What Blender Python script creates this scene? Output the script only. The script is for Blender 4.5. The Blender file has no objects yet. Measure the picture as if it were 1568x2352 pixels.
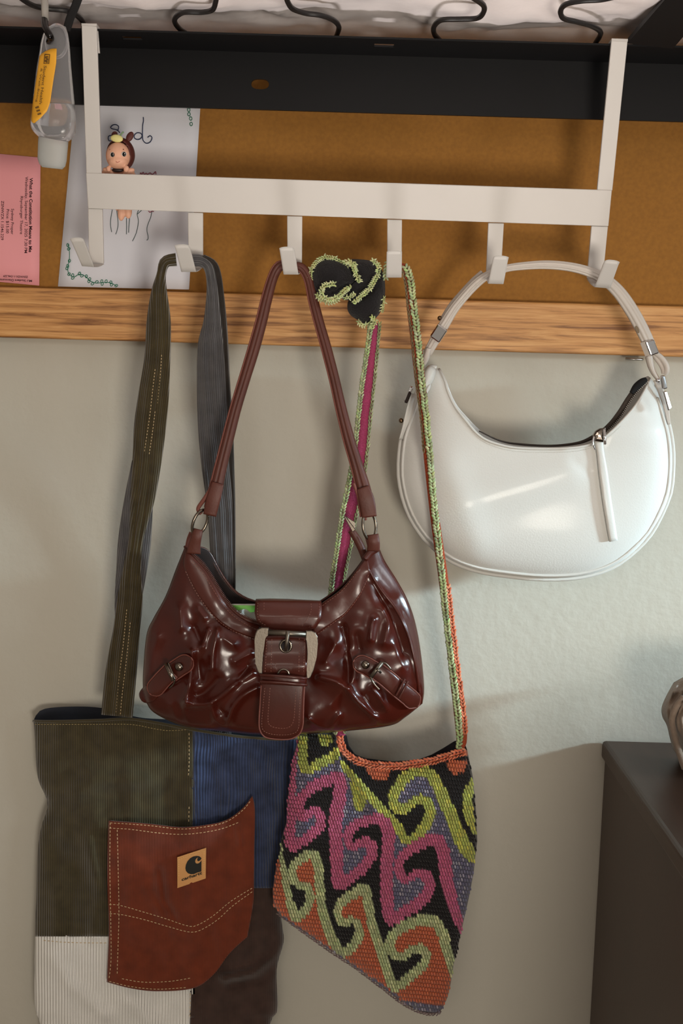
import bpy, bmesh, math, random
from mathutils import Vector, Matrix, kdtree, noise
random.seed(7)
PI = math.pi

# ---------------------------------------------------------------- camera
F = 2700.0                                   # focal length in pixels of a 1568x2352 frame
PITCH = math.radians(6.8); ROLL = math.radians(1.65)
CAM = Vector((0.0, -1.10, 1.35))
FWD = Vector((0, math.cos(PITCH), -math.sin(PITCH)))
R0 = Vector((1, 0, 0)); U0 = Vector((0, math.sin(PITCH), math.cos(PITCH)))
RT = R0*math.cos(ROLL) + U0*math.sin(ROLL)
UP = -R0*math.sin(ROLL) + U0*math.cos(ROLL)
cd = bpy.data.cameras.new('camera'); cam = bpy.data.objects.new('camera', cd)
bpy.context.scene.collection.objects.link(cam)
cd.sensor_fit = 'VERTICAL'; cd.sensor_height = 36; cd.sensor_width = 24
cd.lens = 36*F/2352; cd.clip_start = 0.02
M3 = Matrix((RT, UP, -FWD)).transposed()
cam.matrix_world = Matrix.Translation(CAM) @ M3.to_4x4()
bpy.context.scene.camera = cam
sc = bpy.context.scene
sc.view_settings.view_transform = 'Standard'; sc.view_settings.look = 'None'
sc.view_settings.exposure = -0.06; sc.view_settings.gamma = 1.0
sc.view_settings.use_curve_mapping = False

# ---------------------------------------------------------------- world and lights
w = bpy.data.worlds.new('room_light'); sc.world = w; w.use_nodes = True
bg = w.node_tree.nodes['Background']; bg.inputs[0].default_value = (1.0, 0.87, 0.72, 1); bg.inputs[1].default_value = 0.31

def area(name, loc, target, sx, sy, power, col, spread=180):
    l = bpy.data.lights.new(name, 'AREA'); l.shape = 'RECTANGLE'; l.size = sx; l.size_y = sy
    l.energy = power; l.color = col; l.spread = math.radians(spread)
    o = bpy.data.objects.new(name, l); sc.collection.objects.link(o)
    o.location = loc; o.rotation_euler = (Vector(target)-Vector(loc)).to_track_quat('-Z', 'Y').to_euler()
    return o
area('room_lamp', (0.45, -2.1, 0.85), (0.02, 0, 1.72), 0.40, 0.40, 4.4, (1.0, 0.91, 0.79), 84)
area('added_uplight', (0.05, -0.62, 0.62), (0.05, -0.36, 1.63), 0.22, 0.10, 0.55, (1.0, 0.94, 0.90), 46)  # added unseen fill light, brightens the mattress underside; no actual lamp stands here
area('ceiling_lamp', (-0.5, -2.8, 1.95), (0, 0, 1.2), 0.8, 0.3, 5, (1.0, 0.88, 0.76))
area('window_light', (2.0, -1.5, 1.7), (0.2, 0, 1.15), 0.5, 0.4, 9, (0.88, 0.95, 1.0))
area('window_gap_light', (1.95, -0.62, 1.50), (0.12, 0, 1.125), 0.22, 0.10, 0.58, (0.66, 0.89, 1.0), 16)

# ---------------------------------------------------------------- helpers
def W(px, py, y):
    d = FWD*F + RT*(px-784) - UP*(py-1176)
    return CAM + d*((y-CAM.y)/d.y)
def WZ(px, py, z):
    d = FWD*F + RT*(px-784) - UP*(py-1176)
    return CAM + d*((z-CAM.z)/d.z)
def lin(c):
    return tuple(((v/255)/12.92 if v/255 <= 0.04045 else ((v/255+0.055)/1.055)**2.4) for v in c)

def mat(name, rgb, rough=0.6, metal=0.0, coat=0.0, var=0.0, vscale=30, bump=0.0, bscale=200, spec=0.5, sheen=0.0, trans=0.0, alpha=1.0, ior=1.45, stretch=(1, 1, 1), bdist=0.001, sss=0.0):
    m = bpy.data.materials.new(name); m.use_nodes = True
    nt = m.node_tree; b = nt.nodes['Principled BSDF']; c = lin(rgb)
    b.inputs['Base Color'].default_value = (*c, 1); b.inputs['Roughness'].default_value = rough
    b.inputs['Metallic'].default_value = metal; b.inputs['Coat Weight'].default_value = coat
    b.inputs['Coat Roughness'].default_value = 0.12
    b.inputs['Specular IOR Level'].default_value = spec; b.inputs['Sheen Weight'].default_value = sheen
    b.inputs['Transmission Weight'].default_value = trans; b.inputs['Alpha'].default_value = alpha
    b.inputs['IOR'].default_value = ior
    tc = nt.nodes.new('ShaderNodeTexCoord'); mp = nt.nodes.new('ShaderNodeMapping'); mp.inputs['Scale'].default_value = stretch
    geo = nt.nodes.new('ShaderNodeNewGeometry')
    nt.links.new(geo.outputs['Position'], mp.inputs[0])
    if var > 0:
        n = nt.nodes.new('ShaderNodeTexNoise'); n.inputs['Scale'].default_value = vscale; n.inputs['Detail'].default_value = 5
        nt.links.new(mp.outputs[0], n.inputs['Vector'])
        r = nt.nodes.new('ShaderNodeValToRGB')
        r.color_ramp.elements[0].position = 0.3; r.color_ramp.elements[1].position = 0.7
        r.color_ramp.elements[0].color = (*[v*(1-var) for v in c], 1)
        r.color_ramp.elements[1].color = (*[min(1, v*(1+var)) for v in c], 1)
        nt.links.new(n.outputs[0], r.inputs[0]); nt.links.new(r.outputs[0], b.inputs['Base Color'])
    if bump > 0:
        n2 = nt.nodes.new('ShaderNodeTexNoise'); n2.inputs['Scale'].default_value = bscale; n2.inputs['Detail'].default_value = 4
        nt.links.new(mp.outputs[0], n2.inputs['Vector'])
        bm_ = nt.nodes.new('ShaderNodeBump'); bm_.inputs['Strength'].default_value = bump; bm_.inputs['Distance'].default_value = bdist
        nt.links.new(n2.outputs[0], bm_.inputs['Height']); nt.links.new(bm_.outputs[0], b.inputs['Normal'])
    return m

def cord_mat(name, rgb, period, bump=0.6, dark=0.72, var=0.25, axis='X', rough=0.9, sheen=0.3, wob=2.0):
    """corduroy: ribs along V of the UV map (UV is in cloth millimetre-like units)"""
    m = mat(name, rgb, rough, sheen=sheen, spec=0.2)
    nt = m.node_tree; b = nt.nodes['Principled BSDF']; c = lin(rgb)
    uv = nt.nodes.new('ShaderNodeUVMap')
    nz = nt.nodes.new('ShaderNodeTexNoise'); nz.inputs['Scale'].default_value = 1.2
    mpn = nt.nodes.new('ShaderNodeMapping'); mpn.inputs['Scale'].default_value = (1, 0.35, 1)
    nt.links.new(uv.outputs[0], mpn.inputs[0]); nt.links.new(mpn.outputs[0], nz.inputs['Vector'])
    sx = nt.nodes.new('ShaderNodeSeparateXYZ'); nt.links.new(uv.outputs[0], sx.inputs[0])
    m1 = nt.nodes.new('ShaderNodeMath'); m1.operation = 'MULTIPLY'; m1.inputs[1].default_value = 2*PI*100/period
    nt.links.new(sx.outputs[axis], m1.inputs[0])
    mw = nt.nodes.new('ShaderNodeMath'); mw.operation = 'MULTIPLY_ADD'; mw.inputs[1].default_value = wob*PI
    nt.links.new(nz.outputs[0], mw.inputs[0]); nt.links.new(m1.outputs[0], mw.inputs[2])
    s = nt.nodes.new('ShaderNodeMath'); s.operation = 'SINE'; nt.links.new(mw.outputs[0], s.inputs[0])
    nn = nt.nodes.new('ShaderNodeTexNoise'); nn.inputs['Scale'].default_value = 3; nn.inputs['Detail'].default_value = 8
    nt.links.new(uv.outputs[0], nn.inputs['Vector'])
    mr = nt.nodes.new('ShaderNodeMapRange'); mr.inputs[1].default_value = -1; mr.inputs[2].default_value = 1
    mr.inputs[3].default_value = dark; mr.inputs[4].default_value = 1.0
    nt.links.new(s.outputs[0], mr.inputs[0])
    mr2 = nt.nodes.new('ShaderNodeMapRange'); mr2.inputs[1].default_value = 0.3; mr2.inputs[2].default_value = 0.7
    mr2.inputs[3].default_value = 1-var; mr2.inputs[4].default_value = 1+var
    nt.links.new(nn.outputs[0], mr2.inputs[0])
    mm = nt.nodes.new('ShaderNodeMath'); mm.operation = 'MULTIPLY'; nt.links.new(mr.outputs[0], mm.inputs[0]); nt.links.new(mr2.outputs[0], mm.inputs[1])
    mix = nt.nodes.new('ShaderNodeVectorMath'); mix.operation = 'SCALE'; mix.inputs[0].default_value = c
    nt.links.new(mm.outputs[0], mix.inputs['Scale']); nt.links.new(mix.outputs[0], b.inputs['Base Color'])
    bp = nt.nodes.new('ShaderNodeBump'); bp.inputs['Strength'].default_value = bump; bp.inputs['Distance'].default_value = 0.0006
    nt.links.new(s.outputs[0], bp.inputs['Height']); nt.links.new(bp.outputs[0], b.inputs['Normal'])
    return m

def attr_mat(name, rough=0.85, bump=0.5):
    m = mat(name, (255, 255, 255), rough, sheen=0.25, spec=0.25, bump=bump, bscale=2500, bdist=0.0004)
    a = m.node_tree.nodes.new('ShaderNodeAttribute'); a.attribute_name = 'Col'
    m.node_tree.links.new(a.outputs['Color'], m.node_tree.nodes['Principled BSDF'].inputs['Base Color'])
    return m

def thing(name, label, cat, loc=(0, 0, 0), group=None):
    o = bpy.data.objects.new(name, None); sc.collection.objects.link(o); o.location = loc
    o.empty_display_size = 0.02
    o['label'] = label; o['category'] = cat
    if group: o['group'] = group
    return o
def mesh(name, V, Fc, m, parent=None, smooth=True, label=None, kind=None, uvs=None, cols=None):
    """V in world coordinates; parented keeps its place"""
    me = bpy.data.meshes.new(name); off = Vector((0, 0, 0))
    if parent is not None:
        p = parent
        while p is not None: off += p.location; p = p.parent
    me.from_pydata([tuple(Vector(v)-off) for v in V], [], Fc); me.update()
    if m: me.materials.append(m)
    if smooth:
        for p in me.polygons: p.use_smooth = True
    if uvs:
        ul = me.uv_layers.new(name='UVMap')
        for l in me.loops: ul.data[l.index].uv = uvs[l.vertex_index]
    if cols:
        ca = me.color_attributes.new('Col', 'FLOAT_COLOR', 'POINT')
        for i, c in enumerate(cols): ca.data[i].color = (*c, 1)
    bm = bmesh.new(); bm.from_mesh(me); bmesh.ops.recalc_face_normals(bm, faces=bm.faces); bm.to_mesh(me); bm.free()
    o = bpy.data.objects.new(name, me); sc.collection.objects.link(o)
    if parent is not None: o.parent = parent
    if label: o['label'] = label
    if kind: o['kind'] = kind
    return o
def tag(o, label, cat, group=None):
    o['label'] = label; o['category'] = cat
    if group: o['group'] = group
    return o

def cr(pts, n=8, closed=False):
    """Catmull-Rom through pts (tuples of any length)"""
    P = [tuple(p) for p in pts]; N = len(P); out = []
    segs = N if closed else N-1
    for i in range(segs):
        p1, p2 = P[i % N], P[(i+1) % N]
        p0 = P[(i-1) % N] if (closed or i > 0) else p1
        p3 = P[(i+2) % N] if (closed or i+2 < N) else p2
        for k in range(n):
            t = k/n
            out.append(tuple(0.5*((2*b)+(-a+c)*t+(2*a-5*b+4*c-d)*t*t+(-a+3*b-3*c+d)*t**3) for a, b, c, d in zip(p0, p1, p2, p3)))
    if not closed: out.append(P[-1])
    return out
def resample(pts, n):
    P = [Vector((*p, 0)[:3]) if len(p) == 2 else Vector(p) for p in pts]; L = [0]
    for a, b in zip(P, P[1:]): L.append(L[-1]+(b-a).length)
    out = []; j = 0
    for k in range(n):
        t = L[-1]*k/(n-1)
        while j < len(L)-2 and L[j+1] < t: j += 1
        s = (t-L[j])/max(1e-9, L[j+1]-L[j]); out.append(P[j].lerp(P[j+1], min(1, max(0, s))))
    return out
def coons(top, bot, left, right, nu, nv):
    """top/bot left->right, left/right top->bottom; returns [j][i] pixel pairs"""
    T = resample(top, nu); B = resample(bot, nu); L = resample(left, nv); R = resample(right, nv)
    G = []
    for j in range(nv):
        v = j/(nv-1); row = []
        for i in range(nu):
            u = i/(nu-1)
            p = T[i]*(1-v)+B[i]*v+L[j]*(1-u)+R[j]*u-(T[0]*(1-u)*(1-v)+T[-1]*u*(1-v)+B[0]*(1-u)*v+B[-1]*u*v)
            row.append((p.x, p.y))
        G.append(row)
    return G
def slab(name, G, m, parent=None, th=0.001, closed_back=True, **kw):
    """G[j][i] = (px, py, y): a sheet with real thickness th away from the viewer"""
    nv, nu = len(G), len(G[0]); V = []; uv = []
    for r in G:
        for p in r: V.append(W(*p[:3])); uv.append((p[3], p[4]) if len(p) > 3 else (p[0]*0.01, -p[1]*0.01))
    n = nv*nu
    for r in G:
        for p in r: V.append(W(*p[:3])+Vector((0, th, 0))); uv.append((p[3], p[4]) if len(p) > 3 else (p[0]*0.01, -p[1]*0.01))
    Fc = []
    id_ = lambda j, i: j*nu+i
    for j in range(nv-1):
        for i in range(nu-1):
            a, b, c, d = id_(j, i), id_(j, i+1), id_(j+1, i+1), id_(j+1, i)
            Fc.append((a, b, c, d)); Fc.append((a+n, d+n, c+n, b+n))
    per = [id_(0, i) for i in range(nu)]+[id_(j, nu-1) for j in range(1, nv)]+[id_(nv-1, i) for i in range(nu-2, -1, -1)]+[id_(j, 0) for j in range(nv-2, 0, -1)]
    for k in range(len(per)):
        a, b = per[k], per[(k+1) % len(per)]; Fc.append((b, a, a+n, b+n))
    return mesh(name, V, Fc, m, parent, uvs=uv, **kw)
class Surf:
    def __init__(s, G):
        s.y = [p[2] for r in G for p in r]; s.k = kdtree.KDTree(len(s.y)); n = 0
        for r in G:
            for p in r: s.k.insert((p[0], p[1], 0), n); n += 1
        s.k.balance()
    def __call__(s, px, py):
        a = b = 0
        for co, i, d in s.k.find_n((px, py, 0), 5):
            q = 1/(d*d+0.5); a += q*s.y[i]; b += q
        return a/b
def ribbon(name, C, Wd, depth, m, parent=None, n=60, across=5, th=0.0015, prof=None, **kw):
    """C centre-line px points, Wd widths (px), depth: list of y or callable(px,py)"""
    if callable(depth): pts = cr([(c[0], c[1], w_, 0) for c, w_ in zip(C, Wd)], 8)
    else: pts = cr([(c[0], c[1], w_, d) for c, w_, d in zip(C, Wd, depth)], 8)
    q = []; L = [0]
    for a, b in zip(pts, pts[1:]): L.append(L[-1]+math.hypot(b[0]-a[0], b[1]-a[1]))
    j = 0
    for k in range(n):
        t = L[-1]*k/(n-1)
        while j < len(L)-2 and L[j+1] < t: j += 1
        s = (t-L[j])/max(1e-9, L[j+1]-L[j]); q.append([pts[j][e]*(1-s)+pts[j+1][e]*s for e in range(4)]+[t])
    G = []
    for k in range(n):
        a = q[max(0, k-1)]; b = q[min(n-1, k+1)]; dx, dy = b[0]-a[0], b[1]-a[1]; l = math.hypot(dx, dy) or 1
        nx, ny = -dy/l, dx/l
        if ny == 0 and nx == 0: nx = 1
        row = []
        for i in range(across):
            u = i/(across-1)*2-1
            X = q[k][0]+nx*u*q[k][2]/2; Y = q[k][1]+ny*u*q[k][2]/2
            y = depth(X, Y) if callable(depth) else q[k][3]
            if prof: y -= prof(u, q[k][4]/L[-1])
            row.append((X, Y, y, u*q[k][2]/2*0.01+50, q[k][4]*0.01))
        G.append(row)
    return slab(name, G, m, parent, th=th, **kw), G
def tube_v(P, r, seg=8, closed=False, caps=True):
    P = [Vector(p) for p in P]; n = len(P); V = []; Fc = []
    prev = None
    for k in range(n):
        if closed: t = P[(k+1) % n]-P[k-1]
        else: t = P[min(n-1, k+1)]-P[max(0, k-1)]
        t.normalize()
        if prev is None:
            a = Vector((0, 0, 1)) if abs(t.z) < 0.9 else Vector((1, 0, 0)); nrm = t.cross(a).normalized()
        else:
            nrm = (prev-t*prev.dot(t)); nrm.normalize()
        prev = nrm; bn = t.cross(nrm); rr = r[k] if isinstance(r, (list, tuple)) else r
        for i in range(seg):
            a = 2*PI*i/seg; V.append(P[k]+nrm*math.cos(a)*rr+bn*math.sin(a)*rr)
    for k in range(n if closed else n-1):
        for i in range(seg):
            a = k*seg+i; b = k*seg+(i+1) % seg; c = ((k+1) % n)*seg+(i+1) % seg; d = ((k+1) % n)*seg+i
            Fc.append((a, b, c, d))
    if not closed and caps:
        Fc.append(tuple(range(seg-1, -1, -1))); Fc.append(tuple(range((n-1)*seg, n*seg)))
    return V, Fc
def tube(name, P, r, m, parent=None, seg=8, closed=False, **kw):
    V, Fc = tube_v(P, r, seg, closed); return mesh(name, V, Fc, m, parent, **kw)
def tubep(name, pts, r, m, parent=None, seg=8, closed=False, n=8, smoothp=True, **kw):
    """pts = (px,py,y) triples"""
    q = cr(pts, n, closed) if smoothp else pts
    return tube(name, [W(*p) for p in q], r, m, parent, seg, closed, **kw)
def prism(name, pts, depth, th, m, parent=None, smooth=False, rings=0, puff=0.0, **kw):
    """star-shaped px outline; slight dome made of rings; flat back"""
    n = len(pts); cx = sum(p[0] for p in pts)/n; cy = sum(p[1] for p in pts)/n
    dp = depth if callable(depth) else (lambda a, b: depth)
    V = []; Fc = []; uv = []
    levels = [1.0]+[1-(k+1)/(rings+1) for k in range(rings)]
    for s in levels:
        for p in pts:
            X = cx+(p[0]-cx)*s; Y = cy+(p[1]-cy)*s
            V.append(W(X, Y, dp(X, Y)-puff*math.sqrt(max(0, 1-s**2.2)))); uv.append((X*0.01, -Y*0.01))
    V.append(W(cx, cy, dp(cx, cy)-puff)); uv.append((cx*0.01, -cy*0.01)); ci = len(V)-1
    for l in range(len(levels)-1):
        for i in range(n):
            j = (i+1) % n; Fc.append((l*n+i, l*n+j, (l+1)*n+j, (l+1)*n+i))
    l = len(levels)-1
    for i in range(n): Fc.append((l*n+i, l*n+(i+1) % n, ci))
    b0 = len(V)
    for p in pts: V.append(W(p[0], p[1], dp(*p))+Vector((0, th, 0))); uv.append((p[0]*0.01, -p[1]*0.01))
    for i in range(n): j = (i+1) % n; Fc.append((j, i, b0+i, b0+j))
    Fc.append(tuple(range(b0+n-1, b0-1, -1)))
    return mesh(name, V, Fc, m, parent, smooth=smooth, uvs=uv, **kw)
def ell(cx, cy, rx, ry, n=24, rot=0):
    c, s = math.cos(rot), math.sin(rot)
    return [(cx+rx*math.cos(a)*c-ry*math.sin(a)*s, cy+rx*math.cos(a)*s+ry*math.sin(a)*c) for a in [2*PI*k/n for k in range(n)]]
def beads_mesh(name, B, m, parent=None, kind=None, **kw):
    """B: list of (px,py,y, ax,ay (long half-axis px), w (half width px), h (m), colour)"""
    V = []; Fc = []; cols = []
    for (x, y, d, ax, ay, wd, h, c) in B:
        l = math.hypot(ax, ay) or 1; nx, ny = -ay/l*wd, ax/l*wd; b = len(V)
        V.append(W(x-ax, y-ay, d)); cols.append(c)
        for t, s in ((-0.5, 0.85), (0.5, 0.85)):
            for k in range(5):
                a = 2*PI*k/5+PI/2*0
                V.append(W(x+ax*t+nx*math.cos(a)*s, y+ay*t+ny*math.cos(a)*s, d-h*math.sin(a)*s)); cols.append(c)
        V.append(W(x+ax, y+ay, d)); cols.append(c)
        for k in range(5):
            j = (k+1) % 5
            Fc += [(b, b+1+j, b+1+k), (b+1+k, b+1+j, b+6+j, b+6+k), (b+11, b+6+k, b+6+j)]
    return mesh(name, V, Fc, m, parent, kind=kind, cols=cols, **kw)
def jit(c, a=0.15):
    k = 1+random.uniform(-a, a); return tuple(max(0, min(1, v*k*(1+random.uniform(-a, a)*0.3))) for v in c)
def chain(path, depth, col, wd=7, step=7, h=0.0015, B=None, a=0.2):
    """braided V stitches along a px path"""
    B = [] if B is None else B
    P = resample([(p[0], p[1]) for p in path], 400); L = sum((b-a_).length for a_, b in zip(P, P[1:]))
    n = max(2, int(L/step)); P = resample([(p.x, p.y) for p in P], n+1)
    for k in range(n):
        t = P[k+1]-P[k]; t.normalize(); nx, ny = -t.y, t.x
        for s in (-1, 1):
            q = random.uniform(-0.09, 0.09)*wd; x = P[k].x+nx*(s*wd*0.28+q); y = P[k].y+ny*(s*wd*0.28+q)
            d = depth(x, y) if callable(depth) else depth
            B.append((x, y, d-h*0.5, t.x*step*0.75-nx*s*wd*0.28, t.y*step*0.75-ny*s*wd*0.28, wd*0.27, h, jit(col, a) if random.random() < 0.72 else tuple(v**0.8 for v in jit(col, a))))
    return B
def stitching(name, paths, depth, m, parent, dash=5.5, gap=3.5, wd=1.6, lift=0.0006, label=None):
    V = []; Fc = []
    for path in paths:
        P = resample(cr(path, 6), 300); L = sum((b-a).length for a, b in zip(P, P[1:]))
        n = max(1, int(L/(dash+gap))); Q = resample([(p.x, p.y) for p in P], n+1)
        for k in range(n):
            t = (Q[k+1]-Q[k]); t.normalize(); nx, ny = -t.y*wd/2, t.x*wd/2; a = Q[k]; e = a+t*dash; b = len(V)
            for q, s in ((a, 0.5), (a.lerp(e, 0.5), 1.0), (e, 0.5)):
                d = depth(q.x, q.y) if callable(depth) else depth
                V += [W(q.x+nx, q.y+ny, d), W(q.x, q.y, d-lift*s), W(q.x-nx, q.y-ny, d)]
            for j in (0, 3):
                for i in (0, 1): Fc.append((b+j+i, b+j+i+1, b+j+i+4, b+j+i+3))
    return mesh(name, V, Fc, m, parent, smooth=True, label=label, kind='stuff')
def text_mesh(name, s, fn, m, parent, size=1.0, align='LEFT', offset=0.0, space=1.0, label=None):
    """font outline mapped by fn(x, y) -> world point"""
    cu = bpy.data.curves.new('tmp', 'FONT'); cu.body = s; cu.size = size; cu.align_x = align; cu.offset = offset
    cu.space_character = space; cu.resolution_u = 3
    o = bpy.data.objects.new('tmp', cu); sc.collection.objects.link(o)
    dg = bpy.context.evaluated_depsgraph_get(); me = o.evaluated_get(dg).to_mesh()
    V = [fn(v.co.x, v.co.y) for v in me.vertices]; Fc = [tuple(p.vertices) for p in me.polygons]
    o.evaluated_get(dg).to_mesh_clear()
    bpy.data.objects.remove(o); bpy.data.curves.remove(cu)
    return mesh(name, V, Fc, m, parent, smooth=False, label=label)
def box(name, x0, x1, y0, y1, z0, z1, m, parent=None, bev=0.0, **kw):
    bm = bmesh.new(); bmesh.ops.create_cube(bm, size=1)
    for v in bm.verts: v.co = Vector(((x0+x1)/2+v.co.x*(x1-x0), (y0+y1)/2+v.co.y*(y1-y0), (z0+z1)/2+v.co.z*(z1-z0)))
    if bev: bmesh.ops.bevel(bm, geom=bm.edges[:], offset=bev, segments=3, affect='EDGES', profile=0.5)
    V = [v.co.copy() for v in bm.verts]; Fc = [[v.index for v in f.verts] for f in bm.faces]; bm.free()
    return mesh(name, V, Fc, m, parent, smooth=False, **kw)
def in_poly(x, y, P):
    c = False; j = len(P)-1
    for i in range(len(P)):
        if (P[i][1] > y) != (P[j][1] > y) and x < (P[j][0]-P[i][0])*(y-P[i][1])/(P[j][1]-P[i][1])+P[i][0]: c = not c
        j = i
    return c
def seg_d(x, y, a, b):
    dx, dy = b[0]-a[0], b[1]-a[1]; t = max(0, min(1, ((x-a[0])*dx+(y-a[1])*dy)/(dx*dx+dy*dy+1e-9)))
    return math.hypot(x-a[0]-dx*t, y-a[1]-dy*t)
def pl_d(x, y, P): return min(seg_d(x, y, P[i], P[i+1]) for i in range(len(P)-1))
def creases(x, y, FL):
    s = 0
    for P, wd, h, bb in FL:
        w_ = wd*1.15
        if x < bb[0]-w_*2 or x > bb[1]+w_*2 or y < bb[2]-w_*2 or y > bb[3]+w_*2: continue
        d = pl_d(x, y, P) if len(P) > 1 else math.hypot(x-P[0][0], y-P[0][1])
        s += h*math.exp(-(math.sqrt(d*d+9)-3)/w_*1.1)*max(0, 1-(d/(w_*4))**2)
    return s
def folds(x, y, FL):
    s = 0
    for P, wd, h, bb in FL:
        if x < bb[0] or x > bb[1] or y < bb[2] or y > bb[3]: continue
        d = pl_d(x, y, P) if len(P) > 1 else math.hypot(x-P[0][0], y-P[0][1])
        s += h*math.exp(-(d/wd)**2)
    return s
def fl(P, wd, h):
    return (P, wd, h, (min(p[0] for p in P)-3*wd, max(p[0] for p in P)+3*wd, min(p[1] for p in P)-3*wd, max(p[1] for p in P)+3*wd))

# ---------------------------------------------------------------- setting
M_wall = mat('wall_paint', (190, 186, 174), 0.75, bump=0.35, bscale=90, bdist=0.002, var=0.03, vscale=6)
nt = M_wall.node_tree
x0w, x1w = -1.6, 2.4
o = box('wall_back', x0w, x1w, 0, 0.1, 0, 2.5, M_wall); o['kind'] = 'structure'
M_floor = mat('floor_tile', (176, 162, 146), 0.6, var=0.1, vscale=8)
o = box('floor', x0w, x1w, -3.2, 0.1, -0.05, 0, M_floor); o['kind'] = 'structure'

def wood_mat(name, a, b_, c_, sc_=(3, 10, 60)):
    m = bpy.data.materials.new(name); m.use_nodes = True; n = m.node_tree; b = n.nodes['Principled BSDF']; b.inputs['Roughness'].default_value = 0.45
    g = n.nodes.new('ShaderNodeNewGeometry'); mp = n.nodes.new('ShaderNodeMapping'); mp.inputs['Scale'].default_value = sc_
    n.links.new(g.outputs['Position'], mp.inputs[0])
    t1 = n.nodes.new('ShaderNodeTexNoise'); t1.inputs['Scale'].default_value = 3.2; t1.inputs['Detail'].default_value = 7; t1.inputs['Roughness'].default_value = 0.6
    t1.inputs['Distortion'].default_value = 0.5
    n.links.new(mp.outputs[0], t1.inputs['Vector'])
    r = n.nodes.new('ShaderNodeValToRGB'); e = r.color_ramp.elements
    e[0].position = 0.33; e[0].color = (*lin(a), 1); e[1].position = 0.66; e[1].color = (*lin(c_), 1)
    k = e.new(0.5); k.color = (*lin(b_), 1)
    n.links.new(t1.outputs[0], r.inputs[0]); n.links.new(r.outputs[0], b.inputs['Base Color'])
    bp = n.nodes.new('ShaderNodeBump'); bp.inputs['Strength'].default_value = 0.2; bp.inputs['Distance'].default_value = 0.0008
    n.links.new(t1.outputs[0], bp.inputs['Height']); n.links.new(bp.outputs[0], b.inputs['Normal'])
    return m
M_oak = wood_mat('oak_trim', (128, 80, 36), (196, 140, 80), (216, 164, 104), (4.2, 6, 85))
M_cork = mat('fibre_board', (152, 104, 42), 0.85, var=0.10, vscale=300, bump=0.3, bscale=500, bdist=0.0006)
za = W(784, 681, -0.02).z; zb = W(784, 797, -0.02).z
board = thing('pin_board', 'long brown fibre pin board with an oak rail along its bottom edge', 'board', (0, 0, za))
box('board_panel', x0w, x1w, -0.011, -0.0005, za-0.01, 1.95, M_cork, board)
box('oak_rail', x0w, x1w, -0.021, -0.0005, zb, za, M_oak, board, bev=0.002, label='oak rail with horizontal grain')
t = tubep('screw', [(1436, 824, -0.012), (1476, 826, -0.012)], 0.0011, mat('nail_steel', (190, 185, 178), 0.3, 1.0), None, smoothp=False)
tag(t, 'thin steel nail under the oak rail beside the right end of the white bag strap', 'nail'); t.name = 'steel_nail'

# ---- bed: rail, springs, mattress
M_black = mat('black_steel', (17, 17, 19), 0.5, spec=0.25, bump=0.08, bscale=900, bdist=0.0004)
M_wire = mat('black_wire', (30, 28, 28), 0.4)
bed = thing('bed_frame', 'black steel bed frame with zigzag springs, its rail carrying the white hook rack', 'bed', W(784, 160, -0.078))
YR = -0.075
def rail_plate():
    # front plate with the oblong hole cut through it
    zt = W(784, 82, -0.125).z-0.0016; zbt = W(784, 257, YR).z
    hc = W(597, 193, YR); hw, hh = 0.0075, 0.0042
    xs = [x0w, hc.x-hw, hc.x+hw, x1w]; V = []; Fc = []
    ring = []
    N = 24
    for k in range(N):
        a = 2*PI*k/N; ring.append((hc.x+hw*math.copysign(abs(math.cos(a))**0.7, math.cos(a)), hc.z+hh*math.copysign(abs(math.sin(a))**0.9, math.sin(a))))
    outer = []
    for k in range(N):
        a = 2*PI*k/N; c, s = math.cos(a), math.sin(a)
        m_ = max(abs(c), abs(s)); outer.append((hc.x+0.04*c/m_, hc.z+0.02*s/m_))
    for yy in (YR, YR+0.003):
        for p in ring+outer: V.append((p[0], yy, p[1]))
    for k in range(N):
        j = (k+1) % N
        Fc += [(k, N+k, N+j, j), (2*N+k, 2*N+j, 3*N+j, 3*N+k), (k, j, 2*N+j, 2*N+k)]
    def bx(x0, x1, z0, z1):
        b = len(V)
        for yy in (YR, YR+0.003):
            for x, z in ((x0, z0), (x1, z0), (x1, z1), (x0, z1)): V.append((x, yy, z))
        Fc.extend([(b, b+1, b+2, b+3), (b+4, b+7, b+6, b+5), (b, b+4, b+5, b+1), (b+3, b+2, b+6, b+7), (b, b+3, b+7, b+4), (b+1, b+5, b+6, b+2)])
    bx(x0w, hc.x-0.04, zbt, zt); bx(hc.x+0.04, x1w, zbt, zt)
    bx(hc.x-0.04, hc.x+0.04, hc.z+0.02, zt); bx(hc.x-0.04, hc.x+0.04, zbt, hc.z-0.02)
    mesh('side_rail', V, Fc, M_black, bed, smooth=False)
    return zt
ZT = rail_plate()
# top flange reaching toward the room, with slots
ZT -= 0.0
fz = ZT
flV = []; flF = []
def fbx(x0, x1, y0, y1, z0, z1):
    b = len(flV)
    for z in (z0, z1):
        for x, y in ((x0, y0), (x1, y0), (x1, y1), (x0, y1)): flV.append((x, y, z))
    flF.extend([(b, b+3, b+2, b+1), (b+4, b+5, b+6, b+7), (b, b+1, b+5, b+4), (b+1, b+2, b+6, b+5), (b+2, b+3, b+7, b+6), (b+3, b, b+4, b+7)])
Y0F, Y1F = -0.125, YR
slots = [WZ(303, 88, fz).x, WZ(882, 104, fz).x]
sy0 = WZ(303, 88, fz).y-0.0045; sy1 = sy0+0.009
fbx(x0w, x1w, Y0F, sy0, fz, fz+0.0015); fbx(x0w, x1w, sy1, Y1F+0.003, fz, fz+0.0015)
xs = [x0w, slots[0]-0.008, slots[0]+0.008, slots[1]-0.008, slots[1]+0.008, x1w]
for k in (0, 2, 4): fbx(xs[k], xs[k+1], sy0, sy1, fz, fz+0.0015)
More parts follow.
